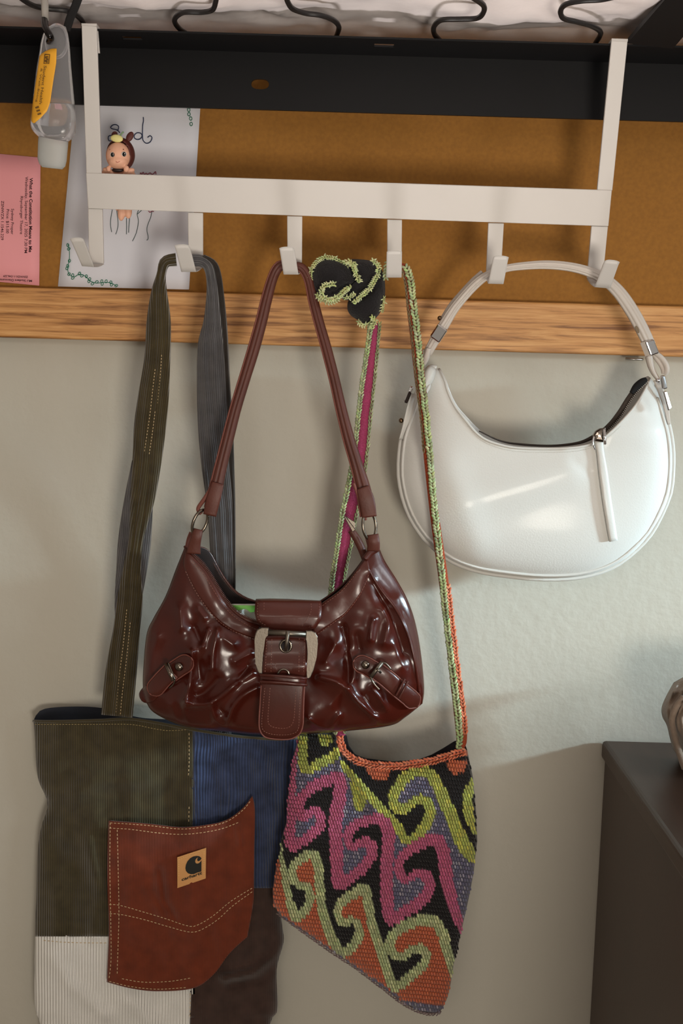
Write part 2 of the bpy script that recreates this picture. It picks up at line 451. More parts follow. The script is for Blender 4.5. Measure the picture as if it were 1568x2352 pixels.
mesh('rail_flange', flV, flF, M_black, bed, smooth=False)
ZS = fz+0.0095   # springs plane
springs = [
 [(40, -12), (57, 2), (80, 14), (110, 20), (150, 24), (175, 35), (190, 50), (192, 66)],
 [(497, -12), (495, 4), (488, 22), (465, 28), (425, 28), (406, 37), (401, 50), (412, 66), (426, 76)],
 [(656, -12), (660, 3), (672, 20), (700, 30), (735, 35), (765, 46), (778, 62), (772, 84)],
 [(1078, -10), (1096, 1), (1111, 14), (1109, 30), (1094, 42), (1054, 44), (1014, 46), (997, 60), (997, 78), (1010, 93)],
 [(1414, -8), (1380, -1), (1334, 2), (1299, 10), (1287, 25), (1294, 42), (1324, 50), (1359, 60), (1379, 75), (1367, 99)],
]
for s in springs:
    Q = [WZ(p[0], p[1], ZS) for p in cr(s, 8)]; E = Q[0]
    Q = [E*2-p for p in Q[:0:-1]]+Q; E = Q[0]          # the wire runs on toward the room
    Q = [E*2-p for p in Q[:0:-1]]+Q
    tube('spring', Q, 0.0021, M_wire, bed)
# diagonal brace at the right, near leg strap at the left
V = []
for (px, py, yy) in ((1560, -40, -0.20), (1440, 100, -0.127), (1545, 112, -0.127), (1665, -28, -0.20)): V.append(W(px, py, yy))
Vb = [v+Vector((0, 0.012, 0.004)) for v in V]
mesh('corner_brace', V+Vb, [(0, 1, 2, 3), (7, 6, 5, 4), (0, 4, 5, 1), (1, 5, 6, 2), (2, 6, 7, 3), (3, 7, 4, 0)], M_black, bed, smooth=False)
tg = ribbon('tie_strap', [(184, -20), (172, 14), (160, 42), (152, 70)], [19, 18, 18, 17], [-0.16, -0.15, -0.14, -0.128], mat('black_webbing', (24, 24, 26), 0.8), bed, n=16, th=0.002)

M_sheet = mat('mattress_cloth', (240, 232, 232), 0.85, var=0.04, vscale=20, bump=0.2, bscale=60, bdist=0.003)
V = []; Fc = []; nx_, ny_ = 150, 60
for j in range(ny_):
    for i in range(nx_):
        x = -0.55+1.1*i/(nx_-1); y = -0.022-0.44*j/(ny_-1)
        q = Vector((x*9+y*5, y*14-x*3, 0)); z = 0.010*noise.noise(q)+0.006*abs(noise.noise(Vector((x*22-y*26, y*20+x*6, 3))))+0.003*noise.noise(Vector((x*60, y*50, 7)))
        V.append((x, y, fz+0.0205+z*0.85))
for j in range(ny_-1):
    for i in range(nx_-1): Fc.append((j*nx_+i, j*nx_+i+1, (j+1)*nx_+i+1, (j+1)*nx_+i))
mt = thing('mattress', 'white cloth-covered mattress resting on the black springs, seen from below', 'mattress', (0, -0.45, fz+0.05))
mesh('cover_underside', V, Fc, M_sheet, mt)
box('mattress_body', -1.2, 1.2, -0.95, -0.02, fz+0.040, fz+0.19, M_sheet, mt, bev=0.02)

# ---------------------------------------------------------------- white rack
M_rack = mat('white_enamel', (204, 200, 196), 0.5, var=0.01)
rack = thing('hook_rack', 'white metal over-rail rack with six hooks hanging on the black bed rail', 'rack', W(800, 460, -0.105))
def DR(py): return -0.1315+0.040*(py-60)/540
def quad(name, c4, m, parent, th=0.0028, n=2, bev=0.0006, label=None):
    """c4 = four (px,py,y) corners TL,TR,BR,BL, bevelled flat bar"""
    P = [W(*c) for c in c4]; nrm = (P[1]-P[0]).cross(P[3]-P[0]).normalized()
    if nrm.y < 0: nrm = -nrm
    bm = bmesh.new(); f = [bm.verts.new(p) for p in P]; b = [bm.verts.new(p+nrm*th) for p in P]
    bm.faces.new(f); bm.faces.new(b[::-1])
    for i in range(4): j = (i+1) % 4; bm.faces.new((f[j], f[i], b[i], b[j]))
    if bev: bmesh.ops.bevel(bm, geom=bm.edges[:], offset=bev, segments=2, affect='EDGES', profile=0.5)
    bm.verts.index_update(); V = [v.co.copy() for v in bm.verts]; Fc = [[v.index for v in q.verts] for q in bm.faces]; bm.free()
    return mesh(name, V, Fc, m, parent, smooth=False, label=label)
def rq(name, tl, tr, br, bl, dy=0, **kw):
    return quad(name, [(p[0], p[1], DR(p[1])+dy) for p in (tl, tr, br, bl)], M_rack, rack, **kw)
rq('post', (187, 57), (222, 61), (233, 402), (198, 400), th=0.003)
rq('post', (1404, 93), (1441, 95), (1406, 438), (1371, 437), th=0.003)
rq('crossbar', (197, 397), (1405, 437), (1397, 520), (202, 479), dy=-0.001, th=0.003)
# bends over the rail top
for (x0, x1, y0) in ((187, 222, 63), (1404, 1441, 98)):
    a = W(x0, y0, DR(y0)); b = W(x1, y0+1, DR(y0)); V = []
    for q in (a, b):
        V += [q+Vector((0, 0, 0.0012)), q+Vector((0, 0, 0.0032)), q+Vector((0, 0.02, 0.0032)), q+Vector((0, 0.02, 0.0012))]
    mesh('rail_bracket', V, [(0, 1, 2, 3), (7, 6, 5, 4), (0, 4, 5, 1), (1, 5, 6, 2), (2, 6, 7, 3), (3, 7, 4, 0)], M_rack, rack, smooth=False)
quad('bracket_lip', [(216, 70, DR(70)+0.006), (225, 70, DR(70)+0.006), (229, 122, DR(122)+0.004), (220, 122, DR(122)+0.004)], M_rack, rack, th=0.0015, bev=0)
HK = [  # post top-left/right, post bottom-left/right, tab top-left/right, tab bottom-left/right
 ((202, 479), (235, 480), (204, 604), (238, 606), (160, 546), (190, 545), (188, 611), (216, 613)),
 ((431, 488), (466, 489), (433, 610), (466, 611), (400, 561), (434, 561), (416, 624), (450, 624)),
 ((659, 496), (694, 497), (660, 618), (693, 619), (641, 567), (675, 566), (651, 630), (685, 630)),
 ((889, 504), (923, 505), (889, 624), (922, 625), (888, 575), (923, 575), (887, 637), (922, 637)),
 ((1121, 512), (1157, 513), (1116, 630), (1150, 632), (1134, 586), (1168, 588), (1121, 651), (1156, 652)),
 ((1358, 519), (1396, 520), (1348, 640), (1384, 642), (1390, 595), (1423, 599), (1366, 659), (1401, 662)),
]
for (a, b, c, d, e, f, g, h) in HK:
    hk = rq('hook', a, b, d, c, dy=0.0005, th=0.003)
    yb = DR(c[1])
    dt = (-0.058, -0.032)
    off = rack.location
    e2, f2 = (e[0], e[1]+5), (f[0], f[1]+5)
    # tab with rounded tip
    def tabpt(u, v):  # u across, v 0 top..1 bottom
        X = (e[0]*(1-u)+f[0]*u)*(1-v)+(g[0]*(1-u)+h[0]*u)*v
        Y = (e[1]*(1-u)+f[1]*u)*(1-v)+(g[1]*(1-u)+h[1]*u)*v
        if v == 0: Y += 3*abs(2*u-1)**3
        return (X, Y, yb+dt[0]*(1-v)+dt[1]*v)
    G = [[tabpt(i/8, j/6) for i in range(9)] for j in range(7)]
    # floor of the hook back to the post
    for k in range(1, 6):
        t = k/5
        row = []
        for i in range(9):
            u = i/8; X = (g[0]*(1-u)+h[0]*u)*(1-t)+(c[0]*(1-u)+d[0]*u)*t; Y = (g[1]*(1-u)+h[1]*u)*(1-t)+(c[1]*(1-u)+d[1]*u)*t+2.5*math.sin(PI*t)
            row.append((X, Y, yb+dt[1]*(1-t)+0.0008*t))
        G.append(row)
    slab('hook_tab', G, M_rack, hk, th=0.0026)

# ---------------------------------------------------------------- papers
M_paper = mat('drawing_paper', (222, 223, 232), 0.8)
M_pink = mat('pink_ticket_card', (240, 162, 168), 0.75)
M_ink = mat('ticket_print', (60, 22, 30), 0.8)
pp = thing('drawing', 'white sheet with a pen drawing and a green leafy vine border pinned behind the rack', 'paper', W(290, 660, -0.012))
YP = -0.0125
def paper_pt(u, v): return ((174*(1-v)+133*v)*(1-u)+(461*(1-v)+434*v)*u, (218*(1-v)+658*v)*(1-u)+(228*(1-v)+665*v)*u, YP-0.0012*math.sin(u*3)*v)
slab('sheet', [[paper_pt(i/10, j/12) for i in range(11)] for j in range(13)], M_paper, pp, th=0.0004)
M_blue = mat('blue_ink', (52, 62, 92), 0.8); M_green = mat('green_ink', (38, 120, 92), 0.8); M_red = mat('red_ink', (150, 80, 96), 0.8); M_grey = mat('dark_teal_ink', (70, 90, 92), 0.8)
def z7(p): return (200+p[0]/6.918, 220+p[1]/6.918)
def ink(paths, m, r=0.0003, name='pen_line'):
    V = []; Fc = []
    for P in paths:
        q = [W(p[0], p[1], YP-0.0013) for p in cr(P, 6)]
        a, b = tube_v(q, r, 4); n = len(V); V += a; Fc += [tuple(i+n for i in f) for f in b]
    mesh(name, V, Fc, m, pp, smooth=False)
def inks(paths, m, r=0.0003):
    for P in paths: ink([P], m, r)
inks([[z7(p) for p in P] for P in [
    [(520, 590), (480, 545), (400, 525), (375, 500), (410, 465), (460, 460), (500, 490), (490, 545), (470, 550)],
    [(385, 630), (345, 640), (335, 680), (350, 715), (380, 715)],
    [(875, 640), (855, 600), (800, 588), (755, 620), (752, 670), (800, 695), (850, 680), (875, 640)],
    [(893, 340), (895, 400), (882, 480), (880, 640), (890, 710), (940, 755), (1000, 735), (1030, 670), (1000, 635), (960, 665)]]], M_blue, 0.00045)
inks([[z7(p) for p in P] for P in [
    [(400, 1810), (375, 1960), (372, 2060), (390, 2165)], [(470, 1820), (490, 2000), (485, 2100), (455, 2200)],
    [(625, 1945), (628, 2060), (625, 2200)], [(675, 1935), (665, 2060), (660, 2175)],
    [(820, 1815), (795, 1880), (815, 2000), (780, 2180), (720, 2310)], [(870, 1815), (800, 1880)],
    [(1030, 1830), (1010, 1930), (960, 2060), (950, 2140), (968, 2230), (965, 2280), (945, 2295)]]], M_grey, 0.0003)
inks([[z7(p) for p in P] for P in [[(845, 1248), (850, 1225), (870, 1245), (890, 1215), (910, 1245), (940, 1230), (960, 1245), (1000, 1225), (1030, 1245), (1060, 1235), (1085, 1205), (1095, 1248)],
    [(975, 1830), (1000, 1850), (1030, 1835), (1060, 1840)]]], M_red, 0.0004)
def z3(p): return (p[0]/3.136, 300+p[1]/3.136)
vine = [(490, 820), (498, 860), (500, 900), (497, 940), (488, 985), (495, 1030), (530, 1055), (572, 1035), (615, 1050), (645, 1080), (690, 1098), (735, 1095), (790, 1095), (840, 1120)]
V = [[z3(p) for p in vine]]
for (x, y, a) in [(488, 825, 0), (495, 852, .8), (500, 938, .3), (487, 975, 0), (482, 992, .5), (497, 1034, .7), (524, 1042, 0), (524, 1062, 1), (572, 1030, .6), (590, 1046, 1), (622, 1050, 0), (645, 1070, .5), (640, 1085, .2), (666, 1103, .9), (697, 1090, 1), (733, 1085, 0), (736, 1104, .2), (764, 1086, .3), (798, 1093, 0), (803, 1110, .4), (837, 1117, 1)]:
    e = ell(x, y, 8, 11, 10, a); V.append([z3(p) for p in e+[e[0]]])
ink(V, M_green, 0.0003, 'vine_line')
V = []
for (x, y) in [(867, 505), (868, 525), (876, 545), (878, 570)]:
    e = ell(x/2, y/2, 3, 4, 8, 0); V.append(e+[e[0]])
ink(V, M_green, 0.0003, 'vine_line')

tk = thing('event_ticket', 'pink theatre ticket standing on the oak rail at the left edge', 'ticket', W(40, 652, -0.012))
def tkp(px, py): return (px, py, -0.0125)
slab('ticket_card', [[(-60+(153-(3*j/6))*i/6, 348+(14*i/6)+j/6*(294), -0.0125) for i in range(7)] for j in range(7)], M_pink, tk, th=0.0004)
def tline(s, p0, p1, size, bold=0.0):
    """line of print running from px p0 to p1 (reading downward)"""
    cu = bpy.data.curves.new('t', 'FONT'); cu.body = s; cu.size = 1; o = bpy.data.objects.new('t', cu); sc.collection.objects.link(o)
    bpy.context.view_layer.update(); wd = o.dimensions.x; bpy.data.objects.remove(o)
    dx, dy = p1[0]-p0[0], p1[1]-p0[1]; L = math.hypot(dx, dy); ux, uy = dx/L, dy/L; kx = L/wd
    # text up-vector is right of the reading direction turned -90
    vx, vy = uy, -ux
    return lambda x, y: W(p0[0]+ux*x*kx+vx*y*size, p0[1]+uy*x*kx+vy*y*size, -0.01285)
for s, a, b, z, bo in [("What the Constitution Means to Me", (68, 409), (66, 579), 10.5, 0.025), ("Wednesday, September 17, 2025 7:30 PM", (58, 406), (56, 581), 9.5, 0.004),
        ("Rhynsburger Theatre", (47, 450), (46, 537), 9, 0.004), ("Sydney Proper", (26, 479), (25, 538), 9, 0.004), ("Price: $15.00", (15, 480), (14, 535), 9, 0.004), ("ZSNWZX 1.1546.229", (3, 461), (2, 551), 9, 0.004)]:
    text_mesh('print_line', s, tline(s, a, b, z), M_ink, tk, offset=bo)
for s, a, b, z in [("ZSNWZX-1:1546.229", (64, 634), (8, 632), 6.5), ("MU Student Discounted", (74, 643), (-6, 640), 7)]:
    fn = tline(s, a, b, z); text_mesh('print_line', s, fn, M_ink, tk, offset=0.015)

# ---------------------------------------------------------------- dresser + clothes
M_dress = mat('dark_wood', (62, 44, 34), 0.38, var=0.12, vscale=12, stretch=(8, 1, 1), bump=0.05, bscale=200)
dp = W(1381, 1699, -0.003)
dx0 = dp.x; zt = dp.z
dr = thing('dresser', 'dark brown wooden dresser standing against the wall at lower right', 'dresser', (dx0+0.35, -0.2, 0))
box('dresser_top', dx0, dx0+0.75, -0.46, -0.003, zt-0.018, zt, M_dress, dr, bev=0.004)
box('dresser_body', dx0+0.004, dx0+0.74, -0.45, -0.003, 0.0, zt-0.0182, M_dress, dr, bev=0.002)
M_cloth = mat('taupe_cloth', (128, 112, 98), 0.9, var=0.15, vscale=60, bump=0.5, bscale=300, bdist=0.002, sheen=0.2)
ck = thing('folded_garment', 'crumpled taupe garment lying on the dresser at the right edge', 'garment', W(1590, 1760, -0.10))
top = [(1568, 1588), (1600, 1570), (1650, 1565), (1700, 1560)]; bot = [(1566, 1745), (1600, 1790), (1650, 1800), (1700, 1800)]
lef = [(1568, 1588), (1553, 1615), (1540, 1645), (1541, 1668), (1552, 1690), (1558, 1715), (1566, 1745)]; rig = [(1700, 1560), (1705, 1680), (1700, 1800)]
G = coons(top, bot, cr(lef, 4), rig, 50, 60); GG = []
FLc = [fl([(1575, 1600), (1550, 1640), (1556, 1690), (1572, 1740)], 5, 0.006), fl([(1600, 1600), (1565, 1650), (1575, 1720)], 5, 0.007), fl([(1560, 1615), (1600, 1605)], 5, 0.004)]
for j, r in enumerate(G):
    row = []
    for i, p in enumerate(r):
        u = i/49; v = j/59; b = min(1, u*8)**0.5*(math.sin(PI*min(max(v, 0), 1))**0.4)
        row.append((p[0], p[1], -0.085-0.05*b-folds(p[0], p[1], FLc)*min(1, u*10)-0.004*noise.noise(Vector((p[0]*0.05, p[1]*0.03, 0)))))
    GG.append(row)
slab('garment_cloth', GG, M_cloth, ck, th=0.03)
lp = tubep('cloth_fold', [(1570, 1600, -0.13), (1552, 1625, -0.13), (1543, 1655, -0.13), (1549, 1690, -0.13), (1560, 1730, -0.13), (1572, 1765, -0.13)], 0.0028, M_cloth, ck)

# ---------------------------------------------------------------- sanitiser bottle on its strap
YB = -0.20
M_clear = mat('clear_plastic', (235, 235, 238), 0.12, trans=0.86, ior=1.25, spec=0.6)
M_frost = mat('frosted_cap', (205, 208, 206), 0.45, trans=0.45, ior=1.2)
M_yel = mat('yellow_label', (226, 164, 44), 0.5)
M_gel = mat('clear_gel', (236, 238, 240), 0.05, trans=0.92, ior=1.33)
bt = thing('sanitizer_bottle', 'small clear hand sanitizer bottle with a yellow label hanging upside down at upper left', 'bottle', W(120, 60, YB))
def body_rows(rows, dep, n=24, flat=0.55, ax=0.01):
    V = []; Fc = []
    for (l, r, y0, y1) in rows:      # left x, right x, y at left, y at right
        cx, cy = (l+r)/2, (y0+y1)/2; hw = (r-l)/2; m_ = hw/F*(dep-CAM.y)
        for k in range(n):
            a = 2*PI*k/n; u = math.cos(a); s = math.sin(a)
            V.append(W(cx+hw*u, cy+(y1-y0)/2*u, dep-s*m_*flat))
    for j in range(len(rows)-1):
        for k in range(n):
            Fc.append((j*n+k, j*n+(k+1) % n, (j+1)*n+(k+1) % n, (j+1)*n+k))
    Fc.append(tuple(range(n))); Fc.append(tuple(range((len(rows)-1)*n, len(rows)*n))[::-1])
    return V, Fc
rows = [(122, 140, 55, 55), (106, 151, 64, 62), (98, 156, 80, 78), (93, 159, 100, 98), (90, 161, 122, 118), (84, 163, 155, 150), (79, 167, 195, 192), (75, 171, 235, 234), (71, 174, 268, 270), (69, 175, 285, 290), (72, 174, 296, 305), (80, 167, 306, 318), (90, 156, 315, 326)]
V, Fc = body_rows(rows, YB); mesh('bottle_body', V, Fc, M_clear, bt)
rows = [(80, 168, 238, 240), (76, 171, 258, 262), (73, 172, 285, 290), (78, 168, 300, 308), (92, 154, 312, 322)]
V, Fc = body_rows(rows, YB, flat=0.46); mesh('gel', V, Fc, M_gel, bt)
rows = [(88, 157, 314, 326), (87, 156, 330, 338), (86, 153, 364, 370), (90, 150, 376, 382), (97, 143, 384, 389)]
V, Fc = body_rows(rows, YB, flat=0.8); mesh('cap', V, Fc, M_frost, bt, label='frosted screw cap')
lab = [(105, 117), (117, 112), (130, 111), (129, 144), (122, 187), (115, 235), (108, 255), (92, 272), (77, 284), (71, 279), (74, 243), (80, 200), (86, 161), (91, 126)]
def dlab(x, y): 
    c = 122-(y-110)*0.01; hw = 36+(y-110)*0.09; q = max(-0.98, min(0.98, (x-c)/hw)); return YB-hw/F*0.9*0.60*math.sqrt(1-q*q)-0.0012
prism('label', [(p.x, p.y) for p in resample(lab+[lab[0]], 60)[:-1]], dlab, 0.0003, M_yel, bt, smooth=True, rings=6, label='yellow printed label')
M_lt = mat('label_print', (110, 78, 30), 0.8)
def lmap(p0, p1, s, size):
    cu = bpy.data.curves.new('t', 'FONT'); cu.body = s; cu.size = 1; o = bpy.data.objects.new('t', cu); sc.collection.objects.link(o)
    bpy.context.view_layer.update(); wd = o.dimensions.x; bpy.data.objects.remove(o)
    dx, dy = p1[0]-p0[0], p1[1]-p0[1]; L = math.hypot(dx, dy); ux, uy = dx/L, dy/L
    def fn(x, y):
        X = p0[0]+ux*x*L/wd+uy*y*size; Y = p0[1]+uy*x*L/wd-ux*y*size
        return W(X, Y, dlab(X, Y)-0.0012)
    return fn
text_mesh('label_text', "Student Health", lmap((101, 150), (90, 238), "Student Health", 9), M_lt, bt, offset=0.01)
text_mesh('label_text', "& Well-Being", lmap((94, 156), (82, 234), "& Well-Being", 6), M_lt, bt)
text_mesh('label_text', "III", lmap((80, 244), (86, 262), "III", 12), M_lt, bt, offset=0.01)
e = [(103, 125), (114, 125), (112, 146), (101, 146), (103, 125)]
tubep('label_emblem', [(p[0], p[1], dlab(*p)-0.001) for p in e], 0.0004, M_lt, bt, seg=4, smoothp=False)
tubep('label_emblem', [(p[0], p[1], dlab(*p)-0.001) for p in [(110, 130), (105, 132), (110, 137), (104, 140), (109, 143)]], 0.0005, M_lt, bt, seg=4)
ho = tubep('hang_loop', [(130+24*math.cos(a), 95+38*math.sin(a), YB-0.004) for a in [2*PI*k/20 for k in range(20)]], 0.0012, M_clear, bt, closed=True, n=2)
st = thing('bottle_strap', 'clear plastic strap with a dark clip that holds the sanitizer bottle', 'strap', W(102, 0, YB))
tubep('strap_band', [(100, -30, YB+0.002), (103, 10, YB), (104, 48, YB)], 0.0027, mat('milky_plastic', (200, 196, 190), 0.2, trans=0.5, ior=1.3), st, smoothp=False)
tubep('clip', [(102, 44, YB), (104, 62, YB-0.008), (112, 78, YB-0.013), (117, 88, YB-0.010), (113, 96, YB-0.004)], 0.0026, mat('dark_chrome', (50, 48, 48), 0.2, 1.0), st)

# ---------------------------------------------------------------- little doll
M_skin = mat('doll_skin', (232, 178, 150), 0.5)
M_hood = mat('doll_hood', (84, 38, 32), 0.55)
YD = DR(440)+0.016
dl = thing('doll_figurine', 'small baby doll in a brown eared hood leaning on the rack crossbar', 'figurine', W(272, 400, YD))
def blob(name, parts, m, parent, vox=0.0006, label=None):
    bm = bmesh.new()
    for (px, py, y, rx, ry, rz, rot) in parts:
        k = (y-CAM.y)/F; r = bmesh.ops.create_uvsphere(bm, u_segments=20, v_segments=14, radius=1)
        mt_ = Matrix.Translation(W(px, py, y)) @ Matrix.Rotation(rot, 4, 'Y') @ Matrix.Diagonal((rx*k, rz*k, ry*k, 1))
        bmesh.ops.transform(bm, matrix=mt_, verts=r['verts'])
    bm.verts.index_update(); V = [v.co.copy() for v in bm.verts]; Fc = [[v.index for v in f.verts] for f in bm.faces]; bm.free()
    o = mesh(name, V, Fc, m, parent, label=label)
    if vox:
        md = o.modifiers.new('r', 'REMESH'); md.mode = 'VOXEL'; md.voxel_size = vox; md.use_smooth_shade = True
        s = o.modifiers.new('s', 'SMOOTH'); s.iterations = 6
    return o
body = blob('body', [(271, 358, YD-0.006, 27.5, 30, 23, 0), (271, 372, YD-0.008, 23, 16, 19, 0), (272, 400, YD+0.002, 14, 20, 12, 0), (275, 445, YD+0.002, 20, 40, 15, 0),
    (249, 393, YD-0.006, 14, 7, 7, 0.35), (238, 398, YD-0.004, 8, 6, 6, 0), (249, 388, YD-0.010, 5.5, 7, 5, -0.2), (296, 394, YD-0.006, 14, 7, 7, -0.35), (303, 400, YD-0.004, 8, 6, 6, 0), (290, 388, YD-0.011, 6.5, 8, 5, 0.3),
    (279, 485, YD+0.000, 9, 22, 9, 0.05), (294, 482, YD+0.000, 9, 20, 9, -0.05), (271, 366, YD-0.0135, 2.4, 1.8, 2.2, 0)], M_skin, dl)
# hood: a shell around the head, open at the face
bm = bmesh.new(); k = (YD-CAM.y)/F
bmesh.ops.create_uvsphere(bm, u_segments=40, v_segments=28, radius=1)
dele = [v for v in bm.verts if v.co.y < -0.35 and ((v.co.x+0.13)/0.82)**2+((v.co.z+0.12)/0.90)**2 < 1.02]
bmesh.ops.delete(bm, geom=dele, context='VERTS')
bmesh.ops.transform(bm, matrix=Matrix.Translation(W(277, 355, YD+0.000)) @ Matrix.Diagonal((30*k, 29*k, 35*k, 1)), verts=bm.verts)
bm.verts.index_update(); V = [v.co.copy() for v in bm.verts]; Fc = [[v.index for v in f.verts] for f in bm.faces]; bm.free()
hd = mesh('hood', V, Fc, M_hood, dl); md = hd.modifiers.new('t', 'SOLIDIFY'); md.thickness = 0.0012; md.offset = 0
blob('ear', [(263, 310, YD-0.003, 7, 8, 4, 0.3)], M_hood, hd, 0); blob('ear', [(298, 314, YD-0.004, 7.5, 12, 4, 0.5)], M_hood, hd, 0)
blob('hood_patch', [(268, 318, YD-0.010, 14, 8.5, 5, 0.1)], mat('pale_yellow', (222, 214, 142), 0.5), hd, 0, label='pale yellow cap on the hood')
tubep('hood_sprig', [(276, 312, YD-0.008), (280, 306, YD-0.008), (284, 303, YD-0.008)], 0.0007, mat('sprig_green', (120, 150, 110), 0.6), hd)
M_eye = mat('eye_white', (225, 220, 215), 0.3); M_pup = mat('eye_black', (14, 12, 14), 0.15)
yf = YD-0.0139
for (x, y, rx) in ((258, 355, 5), (284.5, 354, 6)):
    e = blob('eye', [(x, y, yf, rx, 5.5, 2.2, 0)], M_eye, dl, 0)
    blob('pupil', [(x+0.6, y+0.4, yf-0.0007, 4.3, 5.0, 1.7, 0)], M_pup, e, 0)
    blob('glint', [(x+1.8, y-1.0, yf-0.0012, 1.0, 1.2, 0.8, 0)], M_eye, e, 0)
M_brow = mat('doll_brown_paint', (120, 70, 48), 0.6)
blob('eyebrow', [(252.5, 344, yf+0.0016, 1.2, 1.2, 1.2, 0)], M_brow, dl, 0); blob('eyebrow', [(283.5, 343, yf+0.0012, 1.4, 1.0, 1.2, 0)], M_brow, dl, 0)
tubep('mouth', [(266, 371, yf-0.0010), (270, 373, yf-0.0013), (275, 371, yf-0.0010)], 0.00025, mat('mouth_paint', (205, 128, 112), 0.6), dl)
blob('collar', [(270, 391, YD-0.008, 13, 5, 5, 0)], mat('dark_collar', (40, 24, 22), 0.5), dl, 0)

# ---------------------------------------------------------------- patchwork tote
M_olive = cord_mat('olive_corduroy', (74, 66, 45), 5.2, 0.5, 0.62)
M_blue_c = cord_mat('blue_corduroy', (58, 69, 100), 6.5, 0.7, 0.6, 0.35, wob=10.0)
M_white_c = cord_mat('white_corduroy', (250, 249, 244), 6.6, 0.9, 0.84, 0.03)
M_brown_c = cord_mat('dark_brown_corduroy', (70, 52, 46), 4.0, 0.3, 0.75)
M_rust = cord_mat('rust_corduroy', (114, 50, 28), 3.6, 0.35, 0.78, 0.18)
M_lining = mat('navy_lining', (42, 46, 56), 0.9)
M_thread = mat('cream_thread', (206, 180, 140), 0.8)
M_thread2 = mat('tan_thread', (168, 150, 104), 0.8)
tote = thing('tote_bag', 'patchwork corduroy tote in olive, blue, brown and white with a rust pocket', 'bag', W(360, 1660, -0.04))
TT = cr([(77, 1655), (120, 1656), (236, 1653), (299, 1650), (382, 1663), (444, 1675), (560, 1692), (690, 1700)], 6)
TL = cr([(77, 1655), (81, 1704), (87, 1787), (110, 1845), (96, 1895), (87, 1953), (83, 2077), (81, 2131), (79, 2243), (81, 2318), (93, 2360), (100, 2480)], 6)
TR = cr([(690, 1700), (682, 1800), (662, 1950), (645, 2080), (648, 2130), (651, 2165), (635, 2227), (637, 2318), (620, 2352), (606, 2480)], 6)
TB = [(100, 2480), (350, 2490), (606, 2480)]
FT = [fl([(100, 1850), (150, 1830), (230, 1790), (330, 1790)], 22, 0.006), fl([(200, 1930), (230, 2040), (215, 2140)], 16, 0.006), fl([(120, 1950), (180, 2000), (160, 2120)], 25, -0.006),
      fl([(500, 1760), (520, 1830), (505, 1900)], 10, 0.003), fl([(610, 1750), (625, 1850), (600, 1990)], 16, 0.006), fl([(515, 2246), (580, 2232), (630, 2195), (650, 2165)], 11, 0.011), fl([(530, 2262), (600, 2250), (640, 2215)], 11, -0.006),
      fl([(120, 2200), (160, 2260), (240, 2330)], 16, 0.005), fl([(300, 2300), (350, 2352)], 20, 0.005), fl([(620, 2110), (640, 2150)], 12, 0.005)]
def tprof(u, v): return (max(0, 1-(2*u-1)**4))**0.6
def tdep(px, py, u, v): return -0.022-0.022*tprof(u, v)-folds(px, py, FT)*tprof(u, v)-0.006*noise.noise(Vector((px*0.012, py*0.006, 2)))*tprof(u, v)-0.002*noise.noise(Vector((px*0.035, py*0.015, 8)))
G = coons(TT, TB, TL, TR, 90, 130)
G = [[(p[0], p[1], tdep(p[0], p[1], i/89, j/129)) for i, p in enumerate(r)] for j, r in enumerate(G)]
ST = Surf(G)
# cut the front into its four cloth panels along the seams
def panel(name, test, m, label):
    idx = {}; V = []; uv = []; Fc = []
    H = 2
    def vid(j, i, s):
        k = (j, i, s)
        if k not in idx:
            p = G[j][i]; idx[k] = len(V); V.append(W(*p)+Vector((0, 0.0012 if s else 0, 0))); uv.append((p[0]*0.01, -p[1]*0.01))
        return idx[k]
    cells = set()
    for j in range(129):
        for i in range(89):
            cx = (G[j][i][0]+G[j+1][i+1][0])/2; cy = (G[j][i][1]+G[j+1][i+1][1])/2
            if test(cx, cy): cells.add((j, i))
    for (j, i) in cells:
        q = [(j, i), (j, i+1), (j+1, i+1), (j+1, i)]
        Fc.append([vid(*a, 0) for a in q]); Fc.append([vid(*a, 1) for a in q][::-1])
        for (a, b, nb) in ((q[0], q[1], (j-1, i)), (q[1], q[2], (j, i+1)), (q[2], q[3], (j+1, i)), (q[3], q[0], (j, i-1))):
            if nb not in cells: Fc.append([vid(*b, 0), vid(*a, 0), vid(*a, 1), vid(*b, 1)])
    return mesh(name, V, Fc, m, tote, uvs=uv, label=label)
# snap grid columns/rows to the seams so that they stay straight
def snap():
    for j in range(130):
        r = G[j]; tgt = 443-7*max(0, (r[0][1]-2150))/200 if r[0][1] > 2150 else 443
        k = min(range(90), key=lambda i: abs(r[i][0]-tgt)); r[k] = (tgt, r[k][1], r[k][2])
    for i in range(90):
        for (lo, hi, ty) in ((0, 443, 2151), (444, 800, 2040)):
            c = [j for j in range(130) if lo <= G[j][i][0] <= hi]
            if c:
                k = min(c, key=lambda j: abs(G[j][i][1]-ty)); G[k][i] = (G[k][i][0], ty, G[k][i][2])
snap()
panel('olive_panel', lambda x, y: x < 443 and y < 2151, M_olive, 'olive green corduroy panel')
panel('blue_panel', lambda x, y: x >= 443 and y < 2040, M_blue_c, 'blue corduroy panel')
panel('white_panel', lambda x, y: x < 443-7*max(0, y-2150)/200 and y >= 2151, M_white_c, 'white wide-rib corduroy panel')
panel('brown_panel', lambda x, y: x >= 443-7*max(0, y-2150)/200 and y >= 2040, M_brown_c, 'dark brown corduroy panel')
